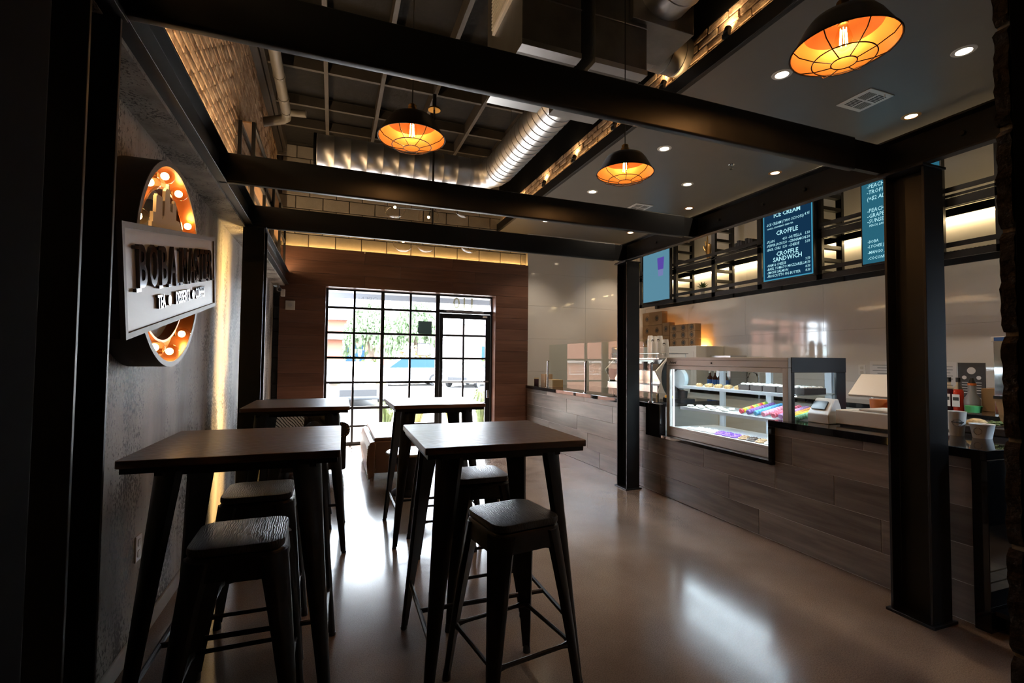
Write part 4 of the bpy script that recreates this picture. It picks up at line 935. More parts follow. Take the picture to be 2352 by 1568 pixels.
# loose pastries left on the middle shelf, cookies on the deck
pm = MB()
for k in range(5): pm.sphere((0.014 * math.cos(k * 1.3), 0.014 * math.sin(k * 1.3), 0.012), 0.014, 8, 6, (1, 1, .85))
pmm = pm.mesh('meringue', 'cream', smooth=True)
for k in range(10):
    o = bpy.data.objects.new('meringue', pmm); COL.objects.link(o); o.location = (3.50 + 0.07 * (k % 3), 4.06 - 0.052 * k, CZ + 0.306); o.rotation_euler = (0, 0, k * 0.7); o.scale = (1.3, 1.3, 1.1)
    tag(o, f'{ORD[k]} cream meringue from the left on the middle display case shelf', 'meringue', 'cream meringues')
ck = {}
for nm, m in (('white', 'cream'), ('purple', 'purple_ic'), ('brown', 'cookie'), ('chocolate', 'choc')):
    b = MB(); b.lathe([(0.038, 0), (0.042, 0.005), (0.036, 0.012), (0.015, 0.014)], n=16, cap=True)
    for q in range(5): b.sphere((0.022 * math.cos(q * 1.25), 0.022 * math.sin(q * 1.25), 0.013), 0.006, 5, 4)
    ck[nm] = b.mesh('cookie', m, smooth=True)
pat = ['white', 'white', 'white', 'white', 'purple', 'purple', 'purple', 'brown', 'chocolate', 'brown', 'white', 'brown']
for k in range(12):
    for j in range(2):
        nm = pat[k] if j == 0 else pat[(k + 1) % 12]
        o = bpy.data.objects.new('cookie', ck[nm]); COL.objects.link(o); o.location = (3.47 + 0.10 * j, 4.02 - 0.095 * k - 0.03 * j, CZ + 0.086 + 0.002); o.rotation_euler = (0.0, 0, k)
        tag(o, f'{nm} cookie, {ORD[k]} from the left in the {["front", "rear"][j]} row of the case deck', 'cookie', f'{nm} cookies')
# ---------------------------------------------------------------- espresso machine with cups
em = thing('espresso_machine', 'chrome espresso machine behind the glass guard', 'espresso machine', (4.0, 5.52, 0.952))
for sx in (-0.18, 0.18):
    for sy in (-0.5, 0.5): MB().cyl((sx, sy, 0), (sx, sy, 0.06), 0.025, n=10).build('foot', 'chrome', em)
MB().box((-0.24, -0.58, 0.06), (0.24, 0.58, 0.16)).build('base', 'brushed', em, bevel=0.01)
MB().box((-0.16, -0.52, 0.16), (0.16, 0.52, 0.34)).build('boiler_back', 'chrome', em, bevel=0.01)
MB().prism([(-0.26, 0.34), (0.26, 0.34), (0.26, 0.48), (-0.14, 0.48)], 'y', -0.56, 0.56).build('upper_body', 'chrome', em, bevel=0.008)
for sy in (-1, 1): MB().prism([(-0.25, 0.06), (0.24, 0.06), (0.26, 0.34), (0.22, 0.50), (-0.10, 0.50), (-0.28, 0.33), (-0.2, 0.2)], 'y', sy * 0.58 - 0.012, sy * 0.58 + 0.012).build('side_panel', 'white_plastic', em, bevel=0.004)
MB().box((-0.2, -0.55, 0.482), (0.25, 0.55, 0.496)).build('cup_tray', 'brushed', em)
MB().tube([(-0.20, -0.55, 0.555), (-0.20, 0.55, 0.555), (0.25, 0.55, 0.555), (0.25, -0.55, 0.555)], 0.006, 6, True).build('cup_rail', 'chrome', em)
for (a, b) in ((-0.2, -0.5), (-0.2, 0.5), (0.25, -0.5), (0.25, 0.5), (-.2, 0)): MB().cyl((a, b, 0.49), (a, b, 0.555), 0.005, n=6).build('rail_post', 'chrome', em)
for yy in (-0.28, 0.28): MB().box((-0.262, yy - 0.03, 0.36), (-0.19, yy + 0.0, 0.45)).build('emblem', 'print_dark', em).rotation_euler = (0, 0, 0)
def cupstack(loc, h, label, m='white_plastic', logo=True, n=0.0435, name='paper_cup_stack'):
    t = thing(name, label, 'cups', loc, 0, 'cup stacks on the espresso machine')
    pr = [(n * 0.78, 0.0)]
    pr = [(n, 0.0), (n * 0.98, 0.012), (n * 0.95, 0.016)]
    k = int((h - 0.10) / 0.014)
    for i in range(k): pr += [(n * 0.97, 0.018 + i * 0.014), (n * 0.95, 0.026 + i * 0.014)]
    pr += [(n * 0.74, h), (n * 0.70, h)]
    MB().lathe(pr, n=24, cap=True).build('cups', m, t, smooth=True, ang=30)
    if logo:
        g = MB(); rr = n * 0.84
        for i in range(16):
            a = 2 * PI * i / 16
            u, v = 0.017 * math.cos(a), 0.017 * math.sin(a); th = PI + 0.30 + u / rr
            g.sphere((rr * 1.02 * math.cos(th), rr * 1.02 * math.sin(th), h - 0.062 + v), 0.0035, 5, 4)
        for i in range(5):
            th = PI + 0.30 + (-0.014 + i * 0.007) / rr; g.sphere((rr * 1.02 * math.cos(th), rr * 1.02 * math.sin(th), h - 0.052), 0.005, 5, 4)
        g.build('printed_logo', 'print_dark', t)
    return t
CT = 0.952 + 0.497
for (x, y, h_, lab) in ((3.90, 5.30, 0.30, 'leftmost tall white cup stack with round logo on the coffee machine'), (3.90, 5.19, 0.29, 'middle white cup stack with round logo on the coffee machine'), (3.93, 5.08 + .04, 0.235, 'short white cup stack at the right end of the coffee machine')):
    pass
cupstack((3.93, 5.235, CT), 0.285, 'tall white paper cup stack with round logo, left of three on the coffee machine')
cupstack((3.93, 5.12, CT), 0.285, 'tall white paper cup stack with round logo, middle of three on the coffee machine')
cupstack((3.93, 5.005, CT), 0.235, 'short white paper cup stack at the right end of the coffee machine')
cupstack((4.10, 5.55, CT), 0.31, 'plain white cup stack standing behind on the coffee machine', logo=False)
cupstack((4.10, 5.42, CT), 0.29, 'second plain white cup stack standing behind on the coffee machine', logo=False)
cupstack((3.95, 5.44, CT), 0.26, 'clear plastic cup stack beside the logo cups', 'clear_plastic', False, 0.042, 'clear_cup_stack')
cupstack((3.95, 6.08, CT), 0.29, 'clear plastic cup stack at the far left of the coffee machine', 'clear_plastic', False, 0.045, 'clear_cup_stack')
cupstack((3.95, 5.97, CT), 0.27, 'white cup stack at the far left of the coffee machine', 'white_plastic', False, 0.045)
# black grinder / dispenser with a curved arm
gr = thing('juice_dispenser', 'black curved drink dispenser left of the display case', 'dispenser', (3.62, 4.40, 0.952))
o_, i_ = [], []
for k in range(15):
    a = math.radians(80 + 200 * k / 14); o_.append((-(0.02 + 0.21 * math.cos(a)) - 0.0, 0.27 + 0.23 * math.sin(a)))
for k in range(15):
    a = math.radians(280 - 200 * k / 14); i_.append((-(0.05 + 0.13 * math.cos(a)), 0.26 + 0.13 * math.sin(a)))
poly = [(-y_, z_) for y_, z_ in o_] ; poly = o_ + i_
MB().prism(poly, 'x', -0.08, 0.08).build('arm', 'matte_black', gr, bevel=0.006)
MB().box((-0.10, -0.16, 0), (0.10, 0.14, 0.05)).build('base', 'matte_black', gr, bevel=0.01)
MB().lathe([(0.10, -0.03), (0.118, 0.0), (0.10, 0.03)], (0, -0.05, 0.262), 24, True, 'x').build('drum', 'case_inside', gr, smooth=True)
for k, c in enumerate(((0.75, 0.6, 0.02), (0.05, 0.25, 0.6), (0.8, 0.35, 0.02))):
    MB().cyl((-0.09, -0.02 + k * 0.05, 0.05), (-0.09, -0.02 + k * 0.05, 0.075), 0.022, n=12).build('lid', mat('lid%d' % k, c, 0.5), gr)
# far end of the counter: jar and kraft boxes
jr = thing('candle_jar', 'dark glass jar at the far end of the counter', 'jar', (3.42, 7.92, 0.952)); MB().lathe([(0.04, 0), (0.042, 0.01), (0.042, 0.11), (0.04, 0.115)], n=20, cap=True).build('wax', mat('wax', (0.05, 0.03, 0.07), 0.2), jr, smooth=True); MB().lathe([(0.044, 0), (0.044, 0.14)], n=20).build('glass', 'bulb_glass', jr, smooth=True)
mat('kraft_lit', (0.42, 0.27, 0.15), 0.75)  # brighter copy of kraft, with the light on it put into the colour
for (x, y, z, s, lab) in ((3.52, 7.70, 0.952, (0.07, 0.09, 0.055), 'small kraft box beside the jar at the far counter end'), (3.52, 7.70, 1.0625, (0.07, 0.09, 0.05), 'small kraft box on top of another at the far counter end'), (3.56, 7.46, 0.952, (0.10, 0.12, 0.062), 'larger kraft box by the far chrome post')):
    o = MB().box((-s[0], -s[1], 0), (s[0], s[1], s[2] * 2)).build('kraft_box', 'kraft_lit', bevel=0.002, loc=(x, y, z)); tag(o, lab, 'box', 'kraft boxes at the far counter end')
# ---------------------------------------------------------------- register corner
ps = thing('card_terminal', 'white card payment terminal with a small black screen', 'card terminal', (3.55, 2.64, 0.952))
b = MB(); b.loft([[(-0.07, -0.085, 0), (0.09, -0.085, 0), (0.09, 0.085, 0), (-0.07, 0.085, 0)], [(-0.075, -0.085, 0.07), (0.085, -0.085, 0.07), (0.085, 0.085, 0.07), (-0.075, 0.085, 0.07)], [(0.01, -0.075, 0.185), (0.05, -0.075, 0.185), (0.05, 0.075, 0.185), (0.01, 0.075, 0.185)]]); b.build('body', 'white_plastic', ps, bevel=0.006)
MB().obox((-0.036, 0.01, 0.135), (0.021, 0, 0.029), (0, 0.055, 0), (-0.004, 0, 0.003)).build('screen', 'black_plastic', ps)
dr = thing('cash_drawer', 'white cash drawer box on the near counter', 'cash drawer', (3.72, 2.29, 0.952))
MB().box((-0.21, -0.235, 0.012), (0.21, 0.235, 0.115)).build('body', 'off_white', dr, bevel=0.006)
MB().box((-0.19, -0.215, 0), (0.19, 0.215, 0.012)).build('foot_plate', 'black_plastic', dr)
tb = thing('register_tablet', 'white register tablet tilted on a stand over the cash drawer', 'tablet', (3.74, 2.25, 1.067))
MB().obox((-0.14, 0.02, 0.185), (0.075, 0, 0.075), (0, 0.17, 0), (-0.007, 0, 0.007)).build('tablet_back', 'white_plastic', tb, bevel=0.005)
MB().tube([(0.05, -0.10, 0.01), (0.03, -0.09, 0.07), (-0.05, -0.05, 0.14), (-0.13, 0.0, 0.18)], [0.035, 0.032, 0.03, 0.03], 14).build('stand_arm', 'white_plastic', tb, smooth=True)
MB().prism(rrect(0.15, 0.17, 0.03, 4), 'z', 0, 0.014).build('stand_base', 'off_white', tb, bevel=0.003)
pr_ = MB().box((-0.10, -0.17, 0), (0.10, 0.17, 0.055)).build('receipt_printer', 'black_plastic', bevel=0.01, loc=(4.18, 2.62, 0.952)); tag(pr_, 'low black receipt printer behind the card terminal', 'printer')
for k, (c, lab) in enumerate((((0.55, 0.06, 0.02), 'red juice tub on the near counter behind the register'), ((0.45, 0.11, 0.02), 'orange juice tub beside the display case'), ((0.55, 0.42, 0.05), 'yellow juice tub behind the register stand'))):
    t = thing('juice_tub', lab, 'tub', (4.30 - 0.03 * k, 2.70 - (0.16 if k == 0 else 0) + (0.0 if k != 2 else -0.32), 0.952), 0, 'juice tubs')
    MB().lathe([(0.055, 0.0), (0.065, 0.14), (0.066, 0.16)], n=20, cap=True).build('juice', mat('juice%d' % k, c, 0.3), t, smooth=True); MB().lathe([(0.07, 0.16), (0.072, 0.17), (0.07, 0.21)], n=20, cap=True).build('lid', 'clear_plastic', t)
cp = thing('plastic_cup', 'frosted drink cup with round logo on the near counter', 'cup', (3.80, 1.93, 0.952))
MB().lathe([(0.035, 0.0), (0.049, 0.15), (0.051, 0.155), (0.047, 0.153), (0.034, 0.004)], n=28).build('cup', mat('frost', (0.62, 0.60, 0.56), 0.35), cp, smooth=True)
g = MB()
for i in range(22):
    a = 2 * PI * i / 22; th = PI + 0.55 + 0.024 * math.cos(a) / 0.043; g.sphere((0.0445 * math.cos(th), 0.0445 * math.sin(th), 0.085 + 0.022 * math.sin(a)), 0.0022, 5, 4)
for i in range(9):
    th = PI + 0.55 + (-0.028 + 0.007 * i) / 0.043; g.sphere((0.045 * math.cos(th), 0.045 * math.sin(th), 0.088), 0.0042, 5, 4)
g.build('printed_logo', 'print_dark', cp)
bw = thing('paper_bowl', 'white paper bowl with round logo on the near counter', 'bowl', (3.82, 1.81, 0.952))
MB().lathe([(0.045, 0.0), (0.060, 0.085), (0.063, 0.088), (0.058, 0.086), (0.043, 0.004)], n=28).build('bowl', 'white_plastic', bw, smooth=True)
g = MB()
for i in range(18):
    a = 2 * PI * i / 18; th = PI + 0.05 + 0.02 * math.cos(a) / 0.055; g.sphere((0.0555 * math.cos(th), 0.0555 * math.sin(th), 0.045 + 0.02 * math.sin(a)), 0.0022, 5, 4)
g.build('printed_logo', 'print_dark', bw)
ty = thing('salad_tray', 'clear plastic tray of salad and pastry on a dark base', 'food tray', (4.10, 1.90, 0.952))
MB().box((-0.10, -0.14, 0), (0.10, 0.14, 0.05)).build('base', 'box_choc', ty, bevel=0.006); MB().box((-0.11, -0.15, 0.05), (0.11, 0.15, 0.125)).build('lid', 'clear_plastic', ty, bevel=0.02)
b = MB()
for k in range(40): b.sphere((random.uniform(-.08, .08), random.uniform(-.12, -.01), 0.06 + random.uniform(0, .03)), random.uniform(.008, .016), 6, 4, (1, 1, .5))
b.build('greens', mat('greens', (0.10, 0.13, 0.03), 0.6, var=.4, vscale=30), ty); MB().sphere((0.0, 0.07, 0.06), 0.05, 14, 8, (1, 1.2, 0.7)).build('roll', 'pastry', ty, smooth=True)
kb = thing('kraft_cup_holder', 'tapered kraft paper bag with dark rim at the right counter end', 'paper bag', (4.25, 1.83, 0.952))
b = MB(); b.loft([[(-0.04, -0.05, 0), (0.04, -0.05, 0), (0.04, 0.05, 0), (-0.04, 0.05, 0)], [(-0.07, -0.08, 0.23), (0.07, -0.08, 0.23), (0.07, 0.08, 0.23), (-0.07, 0.08, 0.23)]]); b.build('bag', 'kraft_lit', kb); MB().box((-0.075, -0.085, 0.23), (0.075, 0.085, 0.25)).build('rim', 'black_plastic', kb)
# ---------------------------------------------------------------- back counter and what stands on it
mw_ = None
bc = thing('back_counter', 'white back counter along the tiled wall', 'counter', (5.35, 4.5, 0)); MB().box((-0.27, -3.7, 0.0), (0.297, 3.58, 0.95)).build('cabinets', 'off_white', bc); MB().box((-0.30, -3.7, 0.95), (0.297, 3.58, 1.0)).build('worktop', 'granite', bc, bevel=0.003)
def bottle(loc, liquid, lab, mname):
    t = thing('syrup_bottle', lab, 'bottle', loc, 0, 'syrup bottles'); 
    MB().lathe([(0.036, 0), (0.037, 0.005), (0.037, 0.165), (0.03, 0.185)], n=20, cap=True).build('syrup', mat(mname, liquid, 0.12), t, smooth=True)
    MB().lathe([(0.038, 0.0), (0.038, 0.17), (0.032, 0.195), (0.014, 0.225), (0.014, 0.255)], n=20).build('glass', 'bulb_glass', t, smooth=True)
    MB().lathe([(0.017, 0.25), (0.017, 0.29)], n=14, cap=True).build('cap', 'black_plastic', t)
    MB().box((-0.0395, -0.028, 0.03), (-0.0385, 0.028, 0.14)).build('label', 'paper', t); MB().box((-0.0402, -0.022, 0.085), (-0.0396, 0.022, 0.115)).build('label_band', 'print_dark', t)
bottle((5.30, 2.745, 1.0), (0.03, 0.01, 0.03), 'dark syrup bottle with black cap, left of two on the back counter', 'syrup_d'); bottle((5.28, 2.665, 1.0), (0.45, 0.03, 0.02), 'red syrup bottle with black cap, right of two on the back counter', 'syrup_r')
mp_ = thing('blender_pitcher', 'grey tapered squeeze bottle with orange collar beside the syrup', 'bottle', (5.30, 2.575, 1.0))
MB().lathe([(0.055, 0), (0.057, 0.10), (0.03, 0.15), (0.028, 0.225)], n=22, cap=True).build('body', mat('smoke', (0.20, 0.20, 0.21), 0.3), mp_, smooth=True); MB().lathe([(0.03, 0.225), (0.03, 0.245)], n=18, cap=True).build('collar', mat('orange', (0.65, 0.16, 0.03), 0.5), mp_); MB().lathe([(0.026, 0.245), (0.012, 0.29)], n=16, cap=True).build('spout', 'black_plastic', mp_)
cb = MB().box((-0.10, -0.11, 0), (0.10, 0.11, 0.20)).build('carton', 'kraft', bevel=0.002, loc=(5.48, 2.44, 1.0)); tag(cb, 'tan carton standing between the syrup and the steel dispenser', 'carton')
br_ = thing('bread_tub', 'small green lidded tub on the back counter', 'tub', (5.16, 2.50, 1.0)); MB().lathe([(0.05, 0), (0.06, 0.055)], n=20, cap=True).build('tub', mat('green_tub', (0.10, 0.45, 0.15), 0.4), br_, smooth=True); MB().lathe([(0.063, 0.055), (0.063, 0.065)], n=20, cap=True).build('lid', 'clear_plastic', br_)
sd = thing('steel_dispenser', 'tall brushed steel dispenser at the right end of the back counter', 'dispenser', (5.36, 2.06, 1.0))
MB().box((-0.20, -0.28, 0.02), (0.22, 0.24, 0.60)).build('cabinet', 'brushed', sd, bevel=0.006); MB().box((-0.24, 0.20, 0.0), (-0.18, 0.28, 0.62)).build('corner_post', 'chrome', sd, bevel=0.004); MB().box((-0.25, -0.30, 0.60), (0.23, 0.29, 0.64)).build('cap', 'off_white', sd, bevel=0.004)
MB().box((-0.252, 0.19, 0.605), (-0.2505, 0.27, 0.635)).build('badge', mat('blue_badge', (0.03, 0.10, 0.30), 0.4), sd)
for k in range(4):
    t = thing('sauce_bottle', f'dark bottle with blue label, {ORD[k]} from the left behind the display case', 'bottle', (5.2, 5.62 - 0.10 * k, 1.0), 0, 'blue label bottles'); MB().lathe([(0.038, 0), (0.04, 0.01), (0.04, 0.17), (0.016, 0.21), (0.016, 0.26)], n=18, cap=True).build('bottle', mat('cola', (0.03, 0.012, 0.008), 0.15), t, smooth=True); MB().lathe([(0.041, 0.05), (0.041, 0.15)], n=18).build('label', mat('blue_label', (0.03, 0.12, 0.42), 0.4), t, smooth=True); MB().lathe([(0.018, 0.25), (0.018, 0.28)], n=12, cap=True).build('cap', 'white_plastic', t)
fc = thing('sink_faucet', 'chrome gooseneck faucet on the back counter behind the display case', 'faucet', (5.40, 4.95, 1.0)); MB().tube([(0, 0, 0), (0, 0, 0.2), (-0.03, 0, 0.26), (-0.10, 0, 0.28), (-0.16, 0, 0.25), (-0.18, 0, 0.2)], 0.013, 10).build('spout', 'chrome', fc, smooth=True); MB().cyl((0, 0.03, 0.02), (0, 0.09, 0.06), 0.008, n=8).build('lever', 'chrome', fc); MB().lathe([(0.03, 0), (0.028, 0.02)], n=14, cap=True).build('flange', 'chrome', fc)
# papers on the tiled wall
for (y0_, y1_, z0_, z1_, m, lab, cat) in ((3.36, 3.66, 1.10, 1.436, 'paper', 'white printed notice taped to the tiled wall left of the near column', 'notice'), (2.86, 3.02, 1.10, 1.43, 'paper', 'white printed notice taped to the wall beside the dark poster', 'notice'), (2.64, 2.85, 1.10, 1.425, 'plate_dark', 'dark grey printed poster on the wall above the syrup bottles', 'poster')):
    if m == 'plate_dark': mat('plate_dark', (0.055, 0.055, 0.06), 0.6)
    o = MB().box((5.646, y0_, z0_), (5.6495, y1_, z1_)).build('wall_notice', m); tag(o, lab, cat)
    l = MB(); yc_ = (y0_ + y1_) / 2
    if m == 'paper':
        for k in range(9): l.box((5.6452, y0_ + 0.03 + 0.02 * (k % 3 == 2), z1_ - 0.05 - k * 0.03), (5.6459, y1_ - 0.03 - 0.05 * (k % 2), z1_ - 0.045 - k * 0.03 + .004))
        l.build('printed_lines', 'plate_grey', o)
    else:
        for (yy, zz, r) in ((0, -0.075, 0.033), (0.055, -0.14, 0.018), (-0.055, -0.14, 0.018)): l.cyl((5.6458, yc_ + yy, z1_ + zz), (5.6445, yc_ + yy, z1_ + zz), r, n=16)
        for k in range(5): l.box((5.6445, y0_ + .03, z1_ - 0.19 - k * 0.024), (5.6459, y1_ - .03, z1_ - 0.184 - k * 0.024))
        l.build('printed_art', 'paper', o)
o2 = thing('wall_outlet', 'white wall outlet on the tiled wall beside the notice', 'outlet', (5.65, 3.745, 1.33)); MB().box((-0.007, -0.04, -0.062), (0, 0.04, 0.062)).build('cover_plate', 'white_plastic', o2, bevel=0.003)
for zz in (-0.026, 0.026): MB().prism(rrect(0.017, 0.017, 0.008, 3, 0, zz), 'x', -0.010, -0.007).build('socket', 'off_white', o2)
# tall white cooler with kraft cake boxes on top
fg = thing('upright_cooler', 'pale upright cooler against the tiled wall under the cake boxes', 'cooler', (5.38, 6.55, 1.0)); MB().box((-0.27, -0.75, 0), (0.26, 1.05, 0.648)).build('cabinet', 'off_white', fg, bevel=0.006); MB().box((-0.274, -0.70, 0.03), (-0.27, 0.80, 0.56)).build('door', 'off_white', fg, bevel=0.002)
mw = MB().box((-0.15, -0.20, 0), (0.15, 0.20, 0.50)).build('steel_box', 'brushed', bevel=0.004, loc=(5.47, 5.55, 1.0)); tag(mw, 'grey metal box on the back counter beside the cooler', 'appliance')
def cake_box(y0_, y1_, z0_, z1_, logos, lab):
    t = thing('cake_box', lab, 'box', (5.46, (y0_ + y1_) / 2, z0_), 0, 'kraft cake boxes on the cooler'); h_ = (y1_ - y0_) / 2 - 0.003
    MB().box((-0.06, -h_, 0), (0.06, h_, z1_ - z0_ - 0.003)).build('carton', 'kraft', t, bevel=0.003)
    for k in range(logos):
        yc_ = (-h_ + 2 * h_ * (k + 0.5) / logos); g = MB()
        for i in range(14):
            a = 2 * PI * i / 14; g.sphere((-0.061, yc_ + 0.045 * math.cos(a), (z1_ - z0_) / 2 + 0.045 * math.sin(a)), 0.006, 5, 4)
        g.cyl((-0.0605, yc_, (z1_ - z0_) / 2), (-0.0618, yc_, (z1_ - z0_) / 2), 0.03, n=14); g.build('printed_logo', 'print_dark', t)
CB = 1.648
cake_box(6.975, 7.546, CB, 1.856, 2, 'bottom kraft cake box of the tall left stack'); cake_box(6.975, 7.546, 1.856, 2.053, 2, 'middle kraft cake box of the tall left stack'); cake_box(6.975, 7.546, 2.053, 2.292, 2, 'top kraft cake box of the tall left stack')
cake_box(6.778, 6.97, CB, 1.856, 1, 'bottom narrow kraft box between the two box stacks'); cake_box(6.778, 6.97, 1.856, 2.079, 1, 'top narrow kraft box between the two box stacks')
cake_box(6.311, 6.768, CB, 1.783, 2, 'bottom wide kraft box of the right stack')
cake_box(6.321, 6.768, 1.783, 1.903, 2, 'middle wide kraft box of the right stack'); cake_box(6.321, 6.768, 1.903, 2.022, 2, 'top wide kraft box of the right stack')
cake_box(6.15, 6.316, 1.783, 1.903, 1, 'middle narrow kraft box at the right end of the stacks'); cake_box(6.15, 6.316, 1.903, 2.022, 1, 'top narrow kraft box at the right end of the stacks'); cake_box(6.15, 6.306, CB, 1.783, 1, 'bottom narrow kraft box at the right end of the stacks')
lb = MB().box((5.585, 6.12, 1.652), (5.60, 7.58, 1.67)).build('led_strip', emis('led_box', (1.0, 0.42, 0.08), 24.0)); tag(lb, 'orange light strip glowing behind the kraft cake boxes', 'light strip')
# ================================================================== WALL SHELF WITH MENU SCREENS
sh = thing('hanging_shelf', 'black steel mesh shelf unit on the tiled wall above the counter', 'shelf', (5.38, 4.8, 2.36))
sy = lambda y: y - 4.8
PY = [7.30, 6.38, 5.535, 4.72, 3.90, 3.10, 2.30, 1.50]
for y in PY:
    for xx in (-0.17, 0.16): MB().box((xx - 0.02, sy(y) - 0.035, 0), (xx + 0.02, sy(y) + 0.035, 1.21)).build('upright', 'steel', sh)
    lad = MB()
    for k in range(8): lad.box((-0.15, sy(y) - 0.03, 0.06 + 0.15 * k), (0.14, sy(y) + 0.03, 0.10 + 0.15 * k))
    lad.build('ladder_rungs', 'steel', sh)
for (zz, hh) in ((0.0, 0.06), (0.47, 0.075), (0.555, 0.025), (1.16, 0.05)):
    for xx in (-0.19, 0.165): MB().box((xx, sy(1.48), zz), (xx + 0.02, sy(7.34), zz + hh)).build('rail', 'steel', sh)
for zz in (0.065, 0.56):
    ms = MB(); 
    for k in range(196): ms.box((-0.17, sy(1.5) + k * 0.0297, zz), (0.165, sy(1.5) + k * 0.0297 + 0.012, zz + 0.004))
    for k in range(12): ms.box((-0.17 + k * 0.03, sy(1.5), zz - .002), (-0.17 + k * 0.03 + 0.010, sy(7.34), zz + .002))
    o = ms.build('mesh_deck', 'steel', sh)
for zz in (0.10, 0.60): MB().box((-0.192, sy(1.5), zz), (-0.188, sy(7.33), zz + 0.045)).build('front_bar', 'steel', sh)
ls = MB().box((5.598, 1.6, 2.815), (5.622, 7.3, 2.825)).build('led_strip', emis('led_shelf2', (1.0, 0.72, 0.36), 16.0)); tag(ls, 'warm light strip under the upper shelf lighting the tiles', 'light strip')
scr = lambda x, y, z: frameM((x, y, z), (0, -1, 0), (0, 0, 1), (-1, 0, 0))
def tv(y0, y1, z0, z1, col, s, label):
    t = thing('menu_screen', label, 'screen', (5.15, (y0 + y1) / 2, z0), 0, 'portrait menu screens'); h = (y1 - y0) / 2; H = z1 - z0
    MB().box((-0.02, -h - 0.014, -0.014), (0.03, h + 0.014, H + 0.014)).build('bezel', 'black_plastic', t, bevel=0.003)
    MB().box((-0.0215, -h, 0), (-0.0205, h, H)).build('display', emis('scr%d' % int(y0 * 100), col, s), t)
    MB().box((0.03, -0.1, 0.2), (0.065, 0.1, H - 0.25)).build('wall_bracket', 'steel', t)
    return t, h, H
t1, h, H = tv(6.436, 7.14, 2.43, 3.545, (0.10, 0.25, 0.34), 0.42, 'pale blue portrait screen showing a purple drink')
c = MB(); c.prism([(-0.16, 0.58), (0.02, 0.58), (0.0, 0.38), (-0.14, 0.38)], 'x', -0.023, -0.0217); 
mm = emis('scr_drink', (0.10, 0.06, 0.36), 0.42); c.build('drink_picture', mm, t1).location = (0, -0.06, 0.14)
c = MB(); c.prism([(-0.14, 0.38), (0.0, 0.38), (-0.01, 0.27), (-0.13, 0.27)], 'x', -0.023, -0.0217); c.build('drink_picture', emis('scr_drink2', (0.17, 0.20, 0.42), 0.42), t1).location = (0, -0.06, 0.14)
LET = emis('scr_text', (0.42, 0.78, 0.86), 0.45); BRD = emis('scr_border', (0.05, 0.28, 0.42), 0.4)
t2, h, H = tv(3.925, 4.60, 2.43, 3.545, (0.006, 0.030, 0.070), 0.45, 'dark blue portrait menu screen listing croffle prices')
bd = MB()
for (a, b, c_, d) in ((-h, 0, h, 0.016), (-h, H - 0.016, h, H), (-h, 0, -h + 0.016, H), (h - 0.016, 0, h, H)): bd.box((-0.0222, a, b), (-0.0217, c_, d))
bd.build('border', BRD, t2)
def lines(t, rows, h):
    for (s_, u, z, size, al, bold) in rows:
        MB().text(s_, size, scr(-0.0225, h - u, z), 0.0, al, 'CENTER', 0.86 if not bold else 0.95, 0.0016 if bold else 0.0004, 1, 0.0 if bold else 0.12).build('menu_line', LET, t)
R_ = 0.64; L_ = 0.05
rows = [('MATCHA LATTE CAKE', L_, 1.02, .047, 'LEFT', 0), ('5.25', R_, 1.02, .045, 'RIGHT', 0), ('CAKE', .34, 1.12, .075, 'CENTER', 1),
 ('-COFFEE CAKE', L_, .945, .047, 'LEFT', 0), ('4.25', R_, .945, .045, 'RIGHT', 0), ('-MARBLE CHEESECAKE', L_, .885, .047, 'LEFT', 0), ('4.25', R_, .885, .045, 'RIGHT', 0),
 ('ICE CREAM', .34, .805, .078, 'CENTER', 1), ('-ICE CREAM (TWO SCOOPS)', L_, .705, .047, 'LEFT', 0), ('4.95', R_, .715, .045, 'RIGHT', 0), ('VANILLA, STRAWBERRY, GREEN TEA', L_ + .01, .655, .026, 'LEFT', 0),
 ('CROFFLE', .34, .575, .078, 'CENTER', 1), ('-PLAIN', L_, .49, .045, 'LEFT', 0), ('4.50', .34, .49, .042, 'RIGHT', 0), ('-NUTELLA', .36, .49, .045, 'LEFT', 0), ('5.50', R_, .49, .042, 'RIGHT', 0),
 ('-PEPPER JACK', L_, .44, .043, 'LEFT', 0), ('5.50', .34, .44, .042, 'RIGHT', 0), ('-CINNAMON', .36, .44, .045, 'LEFT', 0), ('5.50', R_, .44, .042, 'RIGHT', 0), ('-BASIL CHILI', L_, .39, .043, 'LEFT', 0), ('5.50', .34, .39, .042, 'RIGHT', 0), ('-CHEESE', .36, .39, .045, 'LEFT', 0), ('5.50', R_, .39, .042, 'RIGHT', 0),
 ('CROFFLE', .34, .315, .078, 'CENTER', 1), ('SANDWICH', .34, .25, .078, 'CENTER', 1), ('-HAM & CHEESE', L_, .19, .045, 'LEFT', 0), ('9.50', R_, .19, .042, 'RIGHT', 0), ('-BASIL TOMATO MOZZARELLA', L_, .145, .045, 'LEFT', 0), ('9.50', R_, .145, .042, 'RIGHT', 0),
 ('-SMOKE SALMON', L_, .10, .045, 'LEFT', 0), ('8.50', R_, .10, .042, 'RIGHT', 0), ('-PROSCIUTTO FIG BUTTER', L_, .055, .045, 'LEFT', 0), ('8.50', R_, .055, .042, 'RIGHT', 0)]
lines(t2, rows, h)
t3, h, H = tv(2.69, 3.376, 2.43, 3.545, (0.02, 0.115, 0.17), 0.45, 'teal portrait menu screen listing drinks beside the near column')
